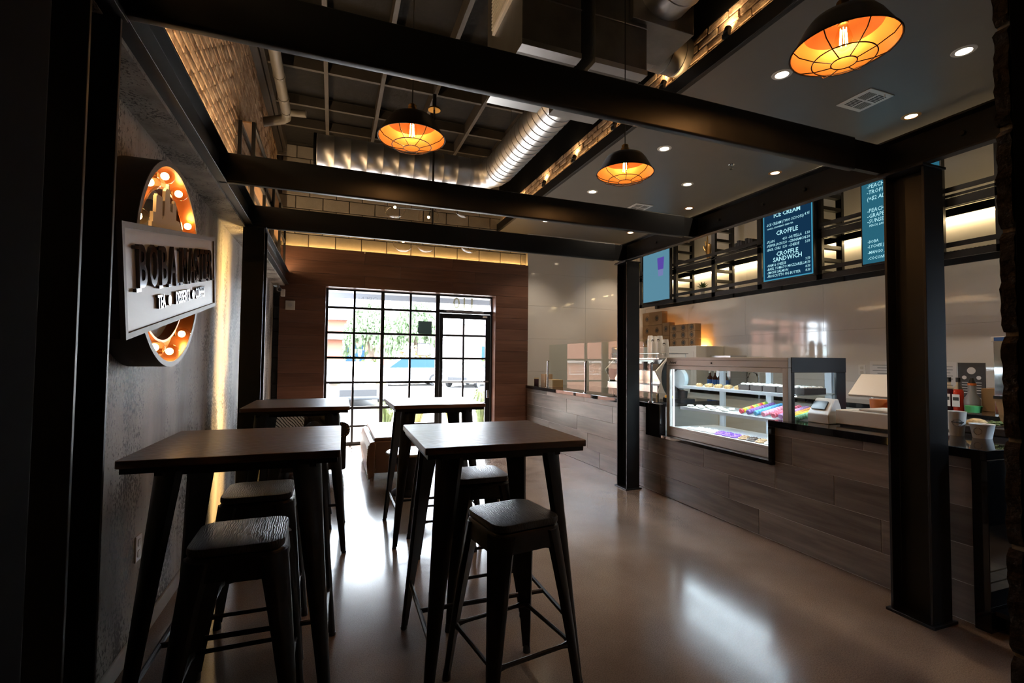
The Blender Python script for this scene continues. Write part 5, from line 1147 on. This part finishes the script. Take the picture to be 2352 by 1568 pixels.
rows = [('MACARON & MORE', .34, 1.14, .08, 'CENTER', 1), ('-COCONUT', L_, 1.03, .058, 'LEFT', 0), ('-BLUEBERRY', L_, .97, .058, 'LEFT', 0), ('-OREO SHAKE', L_, .91, .058, 'LEFT', 0), ('-MATCHA', L_, .85, .058, 'LEFT', 0), ('-PEACH MANGO', L_, .79, .058, 'LEFT', 0), ('-TROPICAL', L_, .73, .058, 'LEFT', 0), ('(+$2 ADD ON)', L_, .665, .058, 'LEFT', 0),
 ('-PEACH TEA', L_, .54, .058, 'LEFT', 0), ('-GRAPE TEA', L_, .485, .058, 'LEFT', 0), ('-SUNSET', L_, .43, .058, 'LEFT', 0), ('PEACH, LAVENDER', L_ + .02, .385, .03, 'LEFT', 0), ('-BOBA', L_, .22, .042, 'LEFT', 0), ('-LYCHEE JELLY', L_, .17, .042, 'LEFT', 0), ('-MANGO JELLY', L_, .11, .042, 'LEFT', 0), ('-COCONUT JELLY', L_, .05, .042, 'LEFT', 0)]
lines(t3, rows, h)
# decor on the shelves
hz = 2.36 + 0.566
hd = thing('hand_sculpture', 'bronze hand sculpture with a raised finger on the wall shelf', 'sculpture', (5.38, 5.83, hz))
b = MB(); b.loft([rr_ for rr_ in [[(0.03 * math.cos(a) * s, 0.045 * math.sin(a) * s, z) for a in [2 * PI * i / 12 for i in range(12)]] for s, z in ((0.9, 0), (0.8, 0.06), (0.85, 0.12), (1.2, 0.18), (1.25, 0.24), (1.0, 0.28))]]); b.build('palm', 'brass', hd, smooth=True)
for (yy, pts) in ((0.035, [(0.035, 0.27), (0.05, 0.31), (0.055, 0.345)]), (0.012, [(0.012, 0.28), (0.012, 0.34), (0.012, 0.42)]), (-0.012, [(-0.012, 0.27), (-0.03, 0.29), (-0.025, 0.26)]), (-0.035, [(-0.035, 0.25), (-0.055, 0.265), (-0.05, 0.235)]), (0.06, [(0.05, 0.19), (0.085, 0.23), (0.095, 0.28)])):
    MB().tube([(-0.01, y_, z_) for y_, z_ in pts], [0.013, 0.012, 0.009], 8).build('finger', 'brass', hd, smooth=True)
wbk = thing('wire_basket', 'black wire basket of books on the wall shelf', 'basket', (5.38, 5.10, hz)); b = MB()
for zz in (0.01, 0.05, 0.09): b.tube([(-0.12, -0.2, zz), (0.12, -0.2, zz), (0.12, 0.2, zz), (-0.12, 0.2, zz)], 0.004, 5, True)
for k in range(9):
    for xx in (-0.12, 0.12): b.cyl((xx, -0.2 + k * 0.05, 0), (xx, -0.2 + k * 0.05, 0.09), 0.003, n=5)
b.build('wire_frame', 'steel', wbk)
for k in range(7):
    o = MB().box((-0.09, -0.02, 0), (0.09, 0.02, 0.15 + 0.015 * (k % 3))).build('book', mat('book%d' % (k % 3), ((0.02, 0.02, 0.025), (0.05, 0.05, 0.06), (0.015, 0.02, 0.03))[k % 3], 0.5), bevel=0.002, loc=(5.38, 4.94 + k * 0.0455, hz + 0.004)); tag(o, ['first', 'second', 'third', 'fourth', 'fifth', 'sixth', 'seventh'][k] + ' dark book from the right in the wire basket', 'book', 'books in the wire basket')
def plant(name, loc, lab, pr, ph, pot, leafc, n, L):
    t = thing(name, lab, 'plant', loc); MB().lathe([(pr * .8, 0), (pr, ph), (pr * .9, ph)], n=18, cap=True).build('pot', pot, t, smooth=True)
    m = mat('leaf_' + name, leafc, 0.5)
    for k in range(n):
        a = 2.4 * k; el = 0.35 + 0.9 * (k / n); d = Vector((math.cos(a) * math.cos(el), math.sin(a) * math.cos(el), math.sin(el))); s_ = Vector((-math.sin(a), math.cos(a), 0)) * L * 0.14; p = Vector((0, 0, ph))
        MB().add([p, p + d * L * .5 + s_ + Vector((0, 0, .004)), p + d * L, p + d * L * .5 - s_, p + d * L * .5 - Vector((0, 0, .008))], [(0, 1, 4), (1, 2, 4), (2, 3, 4), (3, 0, 4), (0, 1, 2, 3)]).build('leaf', m, t)
plant('succulent', (5.33, 5.90, 2.36 + 0.071), 'small green succulent in a white pot on the lower wall shelf', 0.05, 0.11, 'white_plastic', (0.06, 0.12, 0.04), 18, 0.11)
plant('yellow_plant', (5.33, 7.42, hz), 'yellow-green leafy plant at the far left of the wall shelf', 0.06, 0.09, 'paper', (0.40, 0.42, 0.04), 34, 0.26)
plant('dark_plant', (5.44, 4.36, hz), 'dark twiggy plant on the shelf behind the menu screen', 0.05, 0.10, 'black_plastic', (0.03, 0.03, 0.02), 14, 0.3)
# ================================================================== CEILING FITTINGS
def downlight(x, y, warm, lab):
    t = thing('downlight', lab, 'ceiling light', (x, y, 3.72), 0, 'recessed downlights')
    MB().lathe([(0.046, -0.001), (0.05, -0.006), (0.072, -0.004), (0.076, -0.0005)], n=28).build('trim_ring', 'white_plastic' if not warm else 'copper_in', t, smooth=True)
    MB().lathe([(0.0005, -0.0022), (0.047, -0.002)], n=24, cap=True).build('lens', 'downlight', t)
    lamp('downlight_beam', 'SPOT', (0, 0, -0.02), DL_W, (1.0, 0.80, 0.58), 0.04, t, None, math.radians(100), 0.6)
DL_W = 30.0
DLS = [(4.313, 2.093, 0, 'round recessed downlight at the top right corner of the dropped ceiling'), (3.328, 2.793, 0, 'round recessed downlight half hidden behind the nearest pendant'), (5.01, 2.84, 1, 'amber recessed downlight right of the square vent'), (3.328, 4.254, 0, 'recessed downlight right of the small pendant lamp'), (5.01, 4.315, 1, 'amber recessed downlight right of the sprinkler'),
       (4.289, 5.018, 0, 'recessed downlight in the middle of the dropped ceiling'), (3.285, 5.724, 0, 'recessed downlight left of the small pendant lamp'), (4.99, 5.807, 1, 'amber recessed downlight just above the middle beam'), (3.272, 7.233, 0, 'farthest recessed downlight on the left, above the far beam'), (4.985, 7.326, 1, 'farthest amber recessed downlight, above the far beam')]
for a in DLS: downlight(*a)
def vent(x, y, lab):
    t = thing('ceiling_vent', lab, 'vent', (x, y, 3.72), 0, 'square ceiling vents'); MB().box((-0.15, -0.15, -0.008), (0.15, 0.15, 0)).build('plate', 'white_plastic', t, bevel=0.003)
    for (sx, sy_) in ((-1, 1), (1, -1), (-1, -1), (1, 1)):
        b = MB()
        for k in range(6): b.box((sx * 0.06 - 0.05, sy_ * 0.06 - 0.048 + k * 0.017, -0.0095), (sx * 0.06 + 0.05, sy_ * 0.06 - 0.040 + k * 0.017, -0.008)) if sx * sy_ < 0 else b.box((sx * 0.06 - 0.048 + k * 0.017, sy_ * 0.06 - 0.05, -0.0095), (sx * 0.06 - 0.040 + k * 0.017, sy_ * 0.06 + 0.05, -0.008))
        b.build('louvre', 'print_dark', t)
    MB().cyl((0.05, -0.13, -0.03), (0.05, -0.13, -0.008), 0.006, n=8).build('lever', 'white_plastic', t)
vent(4.33, 2.81, 'square white air vent near the large pendant lamp'); vent(4.27, 6.05, 'white air vent just above the middle beam')
def sprinkler(x, y, lab):
    t = thing('sprinkler', lab, 'sprinkler', (x, y, 3.72), 0, 'ceiling sprinklers'); MB().lathe([(0.035, 0), (0.03, -0.008)], n=18, cap=True).build('escutcheon', 'chrome', t); MB().cyl((0, 0, -0.008), (0, 0, -0.05), 0.009, n=8).build('stem', 'chrome', t); MB().lathe([(0.022, -0.05), (0.022, -0.053)], n=12, cap=True).build('deflector', 'chrome', t)
sprinkler(4.331, 4.32, 'chrome fire sprinkler between the two middle downlights'); sprinkler(4.282, 7.1, 'chrome fire sprinkler above the far beam')
for k, y in enumerate((2.75, 3.5, 4.3, 5.2, 6.1, 7.0)):
    t = thing('uplight', f'{["nearest", "second", "third", "fourth", "fifth", "farthest"][k]} black uplight fixed on the ledge below the brick strip', 'uplight', (2.716, y, 3.846), 0, 'black ledge uplights')
    MB().cyl((0.0, 0, 0.03), (0.02, 0, 0.075), 0.026, n=14).build('head', 'steel', t, smooth=True); MB().box((-0.015, -0.03, 0), (0.015, 0.03, 0.03)).build('yoke', 'steel', t)
    MB().cyl((0.0201, 0, 0.0752), (0.0211, 0, 0.0772), 0.02, n=14).build('lens', emis('uplens', (1.0, 0.68, 0.34), 8.0), t)
    lamp('uplight_beam', 'SPOT', (0.005, 0, 0.09), 2.2, (1.0, 0.66, 0.32), 0.02, t, (0.12, 0, 0.30), math.radians(150), 0.8)
ls = MB().box((2.736, 1.0, 3.8305), (2.746, 8.0, 3.835)).build('led_strip', emis('fascia_fill_glow', (1.0, 0.64, 0.28), 12.0)); tag(ls, 'added warm strip on the ledge, evening the light on the brick strip', 'light strip')  # added strip: fills in between the uplights so the brick glows evenly
# ================================================================== ROUND MARQUEE SIGN
SCY, SCZ = 2.69, 1.84
mat('sign_side', (0.030, 0.020, 0.015), 0.5, var=.2); mat('sign_rim', (0.17, 0.155, 0.145), 0.5, 0.35, var=.15); mat('sign_copper', (0.42, 0.15, 0.05), 0.32, 0.7); mat('sign_face', (0.60, 0.52, 0.42), 0.4)
sgn = thing('marquee_sign', 'round marquee sign with glowing bulbs and a tilted name board', 'sign', (-0.87, SCY, SCZ))
Rr = 0.475
MB().lathe([(Rr, 0.0), (Rr, 0.15), (Rr - 0.022, 0.15), (Rr - 0.022, 0.07)], n=72, axis='x').build('drum', 'sign_side', sgn, smooth=True)
MB().lathe([(Rr + .001, 0.149), (Rr + .001, 0.1525), (Rr - 0.024, 0.1525), (Rr - 0.024, 0.149)], n=72, axis='x').build('front_rim', 'sign_rim', sgn, smooth=True)
MB().lathe([(Rr - 0.0235, 0.148), (Rr - 0.0235, 0.071)], n=72, axis='x').build('rim_lining', 'sign_copper', sgn, smooth=True)
MB().lathe([(Rr - 0.022, 0.07), (0.30, 0.07)], n=72, axis='x').build('ring_face', 'sign_face', sgn)
MB().lathe([(0.362, 0.0702), (0.362, 0.115), (0.350, 0.115), (0.350, 0.06)], n=72, axis='x').build('inner_hoop', 'sign_copper', sgn, smooth=True)
MB().lathe([(0.35, 0.06), (0.001, 0.06)], n=48, axis='x').build('centre_disc', 'sign_side', sgn)
sk = [(2.42, 1.70), (2.42, 1.99), (2.433, 1.99), (2.433, 2.035), (2.465, 2.04), (2.465, 2.115), (2.475, 2.115), (2.475, 2.125), (2.545, 2.13), (2.55, 2.03), (2.575, 2.055), (2.58, 2.17), (2.60, 2.19), (2.62, 2.19), (2.622, 2.215), (2.632, 2.215), (2.634, 2.195), (2.648, 2.19), (2.655, 2.10), (2.69, 2.10), (2.692, 2.145), (2.712, 2.147), (2.716, 2.165), (2.724, 2.165), (2.75, 2.15), (2.752, 2.08), (2.80, 2.085), (2.86, 2.05), (2.90, 2.03), (2.93, 1.72)]
SK = lambda y: y + 0.02
MB().prism([(SK(y) - SCY, z - SCZ) for y, z in sk], 'x', 0.122, 0.134).build('skyline', 'sign_face', sgn)
b = MB(); b.lathe([(0.001, 0.075), (0.10, 0.075), (0.11, 0.07), (0.11, 0.06)], (0, -0.02, -0.27), 28, False, 'x'); b.build('bean_medallion', mat('bean', (0.10, 0.045, 0.03), 0.6, col2=(0.5, 0.42, 0.38), vscale=45), sgn)
for k, ang in enumerate((41, 71, 101, 131, 161, 221, 251, 281, 311, 333)):
    a = math.radians(ang); cy_, cz_ = 0.41 * math.cos(a), 0.41 * math.sin(a)
    if ang == 333: continue
    so = MB().cyl((0.07, cy_, cz_), (0.10, cy_, cz_), 0.013, n=12).build('bulb_socket', 'brass', sgn)
    MB().sphere((0.128, cy_, cz_), 0.034, 16, 10, (1.15, 1, 1)).build('bulb', 'bulb_glass', so, smooth=True, ang=90)
    MB().sphere((0.126, cy_, cz_), 0.017, 12, 8).build('bulb_core', 'sign_bulb', so, smooth=True, ang=90)
# tilted board
tl = math.radians(10.8); bu = Vector((0, math.cos(tl), math.sin(tl))); bv = Vector((0, -math.sin(tl), math.cos(tl))); bn_ = Vector((1, 0, 0))
bcn = Vector((0.152, 2.625 - SCY, 1.790 - SCZ))
BWx, BHx = 0.665, 0.2
def bd_box(b, u0, u1, v0, v1, n0, n1): b.obox(bcn + bu * (u0 + u1) / 2 + bv * (v0 + v1) / 2 + bn_ * (n0 + n1) / 2, bn_ * (n1 - n0) / 2, bu * (u1 - u0) / 2, bv * (v1 - v0) / 2)
b = MB(); bd_box(b, -BWx, BWx, -BHx, BHx, -0.05, 0.042); nb = b.build('name_board', 'sign_side', sgn, bevel=0.002)
b = MB()
for (u0, u1, v0, v1) in ((-BWx - .001, BWx + .001, BHx - 0.020, BHx + .001), (-BWx - .001, BWx + .001, -BHx - .001, -BHx + 0.020), (-BWx - .001, -BWx + 0.020, -BHx + .02, BHx - .02), (BWx - 0.020, BWx + .001, -BHx + .02, BHx - .02)): bd_box(b, u0, u1, v0, v1, 0.036, 0.052)
b.build('board_frame', 'sign_rim', nb)
mat('board_face', (0.37, 0.33, 0.29), 0.42, 0.1, var=.06, vscale=3, stretch=(1, 1, 5))
b = MB(); bd_box(b, -BWx + .02, BWx - .02, -BHx + .02, BHx - .02, 0.042, 0.0445); b.build('board_face', 'board_face', nb)
mat('letter_chrome', (0.10, 0.10, 0.11), 0.10, 1.0)
def BM(u, v, n=0.045): return frameM(bcn + bu * u + bv * v + bn_ * n, bu, bv, bn_)
glyph = [('B', -0.470, .60), ('O', -0.352, .50), ('B', -0.230, .60), ('A', -0.108, .52), ('M', 0.062, .50), ('A', 0.190, .50), ('S', 0.292, .56), ('T', 0.383, .56), ('E', 0.472, .56), ('R', 0.562, .56)]
top_, bot_ = 0.035 + 0.100, 0.035 - 0.100
SER = {'B': [(-0.046, 1, .045), (-0.046, -1, .045)], 'A': [(-0.052, -1, .042), (0.052, -1, .042)], 'M': [(-0.058, -1, .038), (0.058, -1, .038), (-0.062, 1, .028), (0.062, 1, .028)], 'T': [(0, -1, .048), (-0.052, .86, .014), (0.052, .86, .014)], 'E': [(-0.040, 1, .036), (-0.040, -1, .036)], 'R': [(-0.042, 1, .042), (-0.042, -1, .042), (0.048, -1, .036)], 'S': [(0.036, .84, .012), (-0.036, -.84, .012)], 'O': []}
for g_, u, xs_ in glyph:
    b = MB(); u -= 0.035; b.text(g_, 0.222, BM(u, 0.040, 0.0515), 0.006, 'CENTER', 'CENTER', xs_ * 1.16, 0.003, 3)
    for du, sv, w in SER[g_]:
        hh = 0.012 if abs(sv) == 1 else 0.03
        bd_box(b, u + du - w / 2, u + du + w / 2, 0.040 + sv * 0.0765 - hh / 2, 0.040 + sv * 0.0765 + hh / 2, 0.0456, 0.0574)
    b.build('letter', 'letter_chrome', nb)
for s_, u, in (('TEA', -0.30), ('DESSERTS', 0.0), ('COFFEE', 0.305)): MB().text(s_, 0.078, BM(u, -0.100, 0.050), 0.005, 'CENTER', 'CENTER', 0.66, 0.0012, 2).build('tagline_word', 'letter_chrome', nb)
for u in (-0.195, 0.175): MB().cyl(bcn + bu * u + bv * -0.100 + bn_ * 0.045, bcn + bu * u + bv * -0.100 + bn_ * 0.055, 0.022, n=18).build('tagline_dot', 'letter_chrome', nb)
# ================================================================== OUTSIDE
mat('pavement', (0.26, 0.24, 0.22), 0.9, var=.1, vscale=2); mat('asphalt', (0.11, 0.108, 0.105), 0.9, var=.12, vscale=3); mat('car_white', (0.36, 0.37, 0.39), 0.25, 0.0, coat=0.6); mat('car_silver', (0.26, 0.28, 0.31), 0.3, 0.2, coat=0.6)
mat('car_glass', (0.012, 0.035, 0.065), 0.4, spec=0.1); mat('tyre', (0.02, 0.02, 0.022), 0.8); mat('stucco', (0.24, 0.095, 0.06), 0.9, var=.05); mat('stucco_light', (0.34, 0.27, 0.23), 0.9); mat('roof_grey', (0.30, 0.32, 0.36), 0.8)
mat('tail_red', (0.5, 0.02, 0.02), 0.3); mat('willow', (0.10, 0.15, 0.07), 0.6, var=.4, vscale=3); mat('bush', (0.15, 0.19, 0.07), 0.7, var=.4, vscale=6); mat('dry_grass', (0.38, 0.34, 0.13), 0.8, var=.2); mat('bark', (0.10, 0.07, 0.05), 0.9); mat('facade_brick', (0.30, 0.14, 0.09), .9, var=.3, vscale=14)
pvm = MB().box((-14, 8.43, -0.14), (16, 11.0, -0.02)).build('trim_7', 'pavement'); struct(pvm, 'pale sidewalk outside the window')
struct(MB().box((-60, 11.0, -0.3), (70, 80, -0.15)).build('ground', 'asphalt'), 'sunlit parking lot')
aw = thing('entrance_canopy', 'flat grey canopy over the sidewalk outside the window', 'canopy', (1.5, 9.0, 2.52))
MB().box((-6, -0.55, 0.10), (7, 0.45, 0.28)).build('slab', 'roof_grey', aw); MB().box((-6, 0.45, 0.0), (7, 0.50, 0.34)).build('fascia', 'roof_grey', aw)
pr = thing('brick_pillar', 'brick pillar outside to the right of the door', 'pillar', (4.1, 10.2, -0.02)); MB().box((-0.45, -0.35, 0), (0.45, 0.35, 1.25)).build('shaft', 'facade_brick', pr); MB().box((-0.5, -0.4, 1.25), (0.5, 0.4, 1.33)).build('cap', 'stucco_light', pr); MB().box((-0.42, -0.32, 1.33), (0.42, 0.32, 3.2)).build('upper_shaft', 'stucco', pr)
wg = thing('stone_wing', 'salmon stucco wing wall with stone base outside to the left', 'wall', (-5.2, 16.3, -0.15)); MB().box((-3.8, -0.3, 0), (4.6, 0.3, 1.45)).build('stone_base', 'facade_brick', wg); MB().box((-3.8, -0.36, 1.45), (4.65, 0.36, 1.55)).build('ledge', 'stucco_light', wg); MB().box((-3.8, -0.25, 1.55), (4.55, 0.25, 3.5)).build('upper_wall', 'stucco', wg)
def car(loc, rz, L, m, lab, suv=True):
    t = thing('parked_car', lab, 'car', (loc[0], loc[1], -0.15), rz, 'parked cars'); h = L / 2; w = 0.9
    T_ = 1.62 if suv else 1.42
    MB().prism([(-h, 0.35), (-h, 0.80), (-h + 0.08, 0.98), (h - 1.25, 1.02), (h - 0.25, 0.88), (h, 0.70), (h, 0.35), (h - 0.2, 0.25), (-h + 0.2, 0.25)], 'y', -w, w).build('body', m, t, bevel=0.06, seg=3, smooth=True)
    MB().prism([(-h + 0.12, 0.98), (-h + 0.45, T_ - .04), (-h + 0.9, T_), (h - 2.1, T_), (h - 1.25, 1.01)], 'y', -w + 0.12, w - 0.12).build('cabin', m, t, bevel=0.06, seg=3, smooth=True)
    MB().prism([(-h + 0.35, 1.03), (-h + 0.55, T_ - .12), (h - 2.15, T_ - .10), (h - 1.5, 1.03)], 'y', -w + 0.108, w - 0.108).build('side_glass', 'car_glass', t)
    MB().prism([(h - 2.06, T_ - .03), (h - 1.22, 1.03), (h - 1.27, 1.01), (h - 2.1, T_ - .04)], 'y', -w + 0.2, w - 0.2).build('windscreen', 'car_glass', t)
    for sx in (-h + 0.85, h - 0.85):
        for sy_ in (-1, 1):
            wl_ = MB().cyl((sx, sy_ * (w - 0.16), 0.34), (sx, sy_ * (w + 0.015), 0.34), 0.34, n=24).build('wheel', 'tyre', t); MB().cyl((sx, sy_ * (w + 0.012), 0.34), (sx, sy_ * (w + 0.022), 0.34), 0.22, n=18).build('hub', 'chrome', wl_)
    for sy_ in (-0.68, 0.68):
        MB().box((h - 0.12, sy_ - 0.16, 0.66), (h + 0.012, sy_ + 0.16, 0.80)).build('headlight', 'chrome', t); MB().box((-h - 0.012, sy_ - 0.14, 0.72), (-h + 0.08, sy_ + 0.14, 0.92)).build('tail_light', 'tail_red', t)
    MB().box((h - 0.05, -0.55, 0.38), (h + 0.015, 0.55, 0.58)).build('grille', 'tyre', t); MB().box((h - 1.45, w - .12, 1.02), (h - 1.3, w + 0.1, 1.13)).box((h - 1.45, -w - .1, 1.02), (h - 1.3, -w + 0.12, 1.13)).build('mirror', m, t)
car((0.62, 17.75), -PI / 2 + 0.06, 4.5, 'car_silver', 'silver car parked nose-in outside the left panes', False)
car((3.9, 28.4), PI + 0.03, 4.9, 'car_white', 'white suv parked side-on beyond the centre panes')
car((7.6, 27.0), -2.2, 4.6, 'car_white', 'white car parked beyond the door panes', False)
car((14.5, 31.0), -1.3, 5.2, 'car_white', 'white pickup parked farthest right beyond the door')
car((-3.2, 34.0), 0.1, 4.6, 'car_silver', 'silver car far away by the red building', False)
bl = thing('red_building', 'terracotta stucco building across the parking lot', 'building', (-4.0, 52, -0.15))
MB().box((-14, -5, 0), (9, 5, 5.0)).build('wall', 'stucco', bl); MB().prism([(-15, 5.0), (10, 5.0), (6, 7.4), (-11, 7.4)], 'y', -6, 6).build('roof', 'roof_grey', bl)
for k in range(6): MB().box((-12 + 3.4 * k, -5.08, 0.8), (-10.2 + 3.4 * k, -4.99, 2.9)).build('window', 'car_glass', bl)
MB().box((-14, -6.2, 3.2), (9, -5, 3.45)).build('awning', 'stucco_light', bl)
b2 = thing('pale_building', 'pale low building far right across the parking lot', 'building', (24, 58, -0.15)); MB().box((-10, -5, 0), (16, 5, 5.5)).build('wall', 'stucco_light', b2); MB().box((-10.3, -5.3, 5.5), (16.3, 5.3, 6.0)).build('parapet', 'roof_grey', b2)
for k in range(5): MB().box((-8 + 4.4 * k, -5.08, 0.6), (-5.6 + 4.4 * k, -4.99, 3.0)).build('window', 'car_glass', b2)
def willow(x, y, Hh, R, n, lab, seed):
    rnd = random.Random(seed); t = thing('willow_tree', lab, 'tree', (x, y, -0.15), 0, 'trees in the parking lot')
    MB().tube([(0, 0, 0), (0.1, 0, Hh * .3), (-0.1, 0.1, Hh * .6), (0.1, 0, Hh * .8)], [0.22, 0.18, 0.13, 0.06], 8).build('trunk', 'bark', t)
    lv = MB()
    for k in range(n):
        a = rnd.uniform(0, 2 * PI); r = R * math.sqrt(rnd.random()); zt = Hh * (1 - 0.35 * (r / R) ** 2) + rnd.uniform(-.3, .2); ln = rnd.uniform(0.8, 2.6) * Hh / 6
        px_, py_ = r * math.cos(a), r * math.sin(a)
        for j in range(9):
            zz = zt - ln * j / 9; q = rnd.uniform(0, PI); w_ = 0.09; dx, dy = math.cos(q) * w_, math.sin(q) * w_; sx_ = rnd.uniform(-.1, .1)
            lv.quad((px_ + sx_ - dx, py_ - dy, zz), (px_ + sx_ + dx, py_ + dy, zz), (px_ + sx_ + dx * .3, py_ + dy * .3, zz - ln / 7), (px_ + sx_ - dx * .3, py_ - dy * .3, zz - ln / 7))
    o = lv.build('foliage', 'willow', t); o['kind'] = 'stuff'
willow(2.3, 33, 5.3, 1.7, 420, 'drooping willow behind the upper left panes', 1); willow(5.6, 35, 5.8, 1.8, 420, 'drooping willow behind the upper centre panes', 2)
def bush(x, y, R, hgt, m, n, lab, seed, z0=-0.15):
    rnd = random.Random(seed); t = thing('shrub', lab, 'shrub', (x, y, z0), 0, 'shrubs in the parking lot'); lv = MB()
    for k in range(n):
        a = rnd.uniform(0, 2 * PI); r = R * math.sqrt(rnd.random()); zz = hgt * rnd.random() * (1 - (r / R) ** 2 * .6) + .02; q = rnd.uniform(0, PI); s_ = R * 0.14; d = Vector((math.cos(q), math.sin(q), rnd.uniform(-.6, .6))) * s_; e_ = Vector((-math.sin(q), math.cos(q), rnd.uniform(-.5, .9))) * s_; c_ = Vector((r * math.cos(a), r * math.sin(a), zz))
        lv.quad(c_ - d, c_ - e_, c_ + d, c_ + e_)
    o = lv.build('foliage', m, t); o['kind'] = 'stuff'; MB().cyl((0, 0, 0), (0, 0, hgt * .4), R * .08, n=6).build('stem', 'bark', t)
mat('blossom', (0.45, 0.33, 0.16), 0.8, var=.4, vscale=5)
bush(5.0, 31.8, 1.5, 2.4, 'blossom', 500, 'pale flowering shrub behind the white suv', 5); bush(2.0, 31, 0.9, 1.6, 'bush', 300, 'green shrub behind the left panes', 6); bush(11.0, 33, 1.4, 2.0, 'bush', 400, 'green shrub beyond the door panes', 8)
def grass(x, y, R, hgt, m, n, lab, seed):
    rnd = random.Random(seed); t = thing('grass_clump', lab, 'ornamental grass', (x, y, -0.02), 0, 'grass clumps along the sidewalk'); lv = MB()
    for k in range(n):
        a = rnd.uniform(0, 2 * PI); r0 = R * .25 * rnd.random(); sp = R * rnd.uniform(.3, 1); hh = hgt * rnd.uniform(.6, 1); c_, s_ = math.cos(a), math.sin(a); w_ = .012
        p0 = Vector((c_ * r0, s_ * r0, 0)); p1 = Vector((c_ * (r0 + sp * .5), s_ * (r0 + sp * .5), hh)); p2 = Vector((c_ * (r0 + sp), s_ * (r0 + sp), hh * .75)); q = Vector((-s_, c_, 0)) * w_
        lv.quad(p0 - q, p0 + q, p1 + q, p1 - q); lv.quad(p1 - q, p1 + q, p2 + q * .2, p2 - q * .2)
    o = lv.build('blades', m, t); o['kind'] = 'stuff'; MB().sphere((0, 0, 0.02), R * .25, 8, 5, (1, 1, .3)).build('root_crown', 'bark', t)
grass(1.75, 10.7, .42, .55, 'dry_grass', 160, 'dry arching grass clump outside left of the door jamb', 1); grass(2.55, 10.7, .42, .55, 'dry_grass', 160, 'dry arching grass clump outside the door pane', 2); grass(3.2, 10.6, .36, .75, 'bush', 200, 'bright green grass clump outside at the right edge of the door', 3); grass(1.1, 10.7, .4, .5, 'bush', 150, 'green grass clump outside the centre panes', 4)
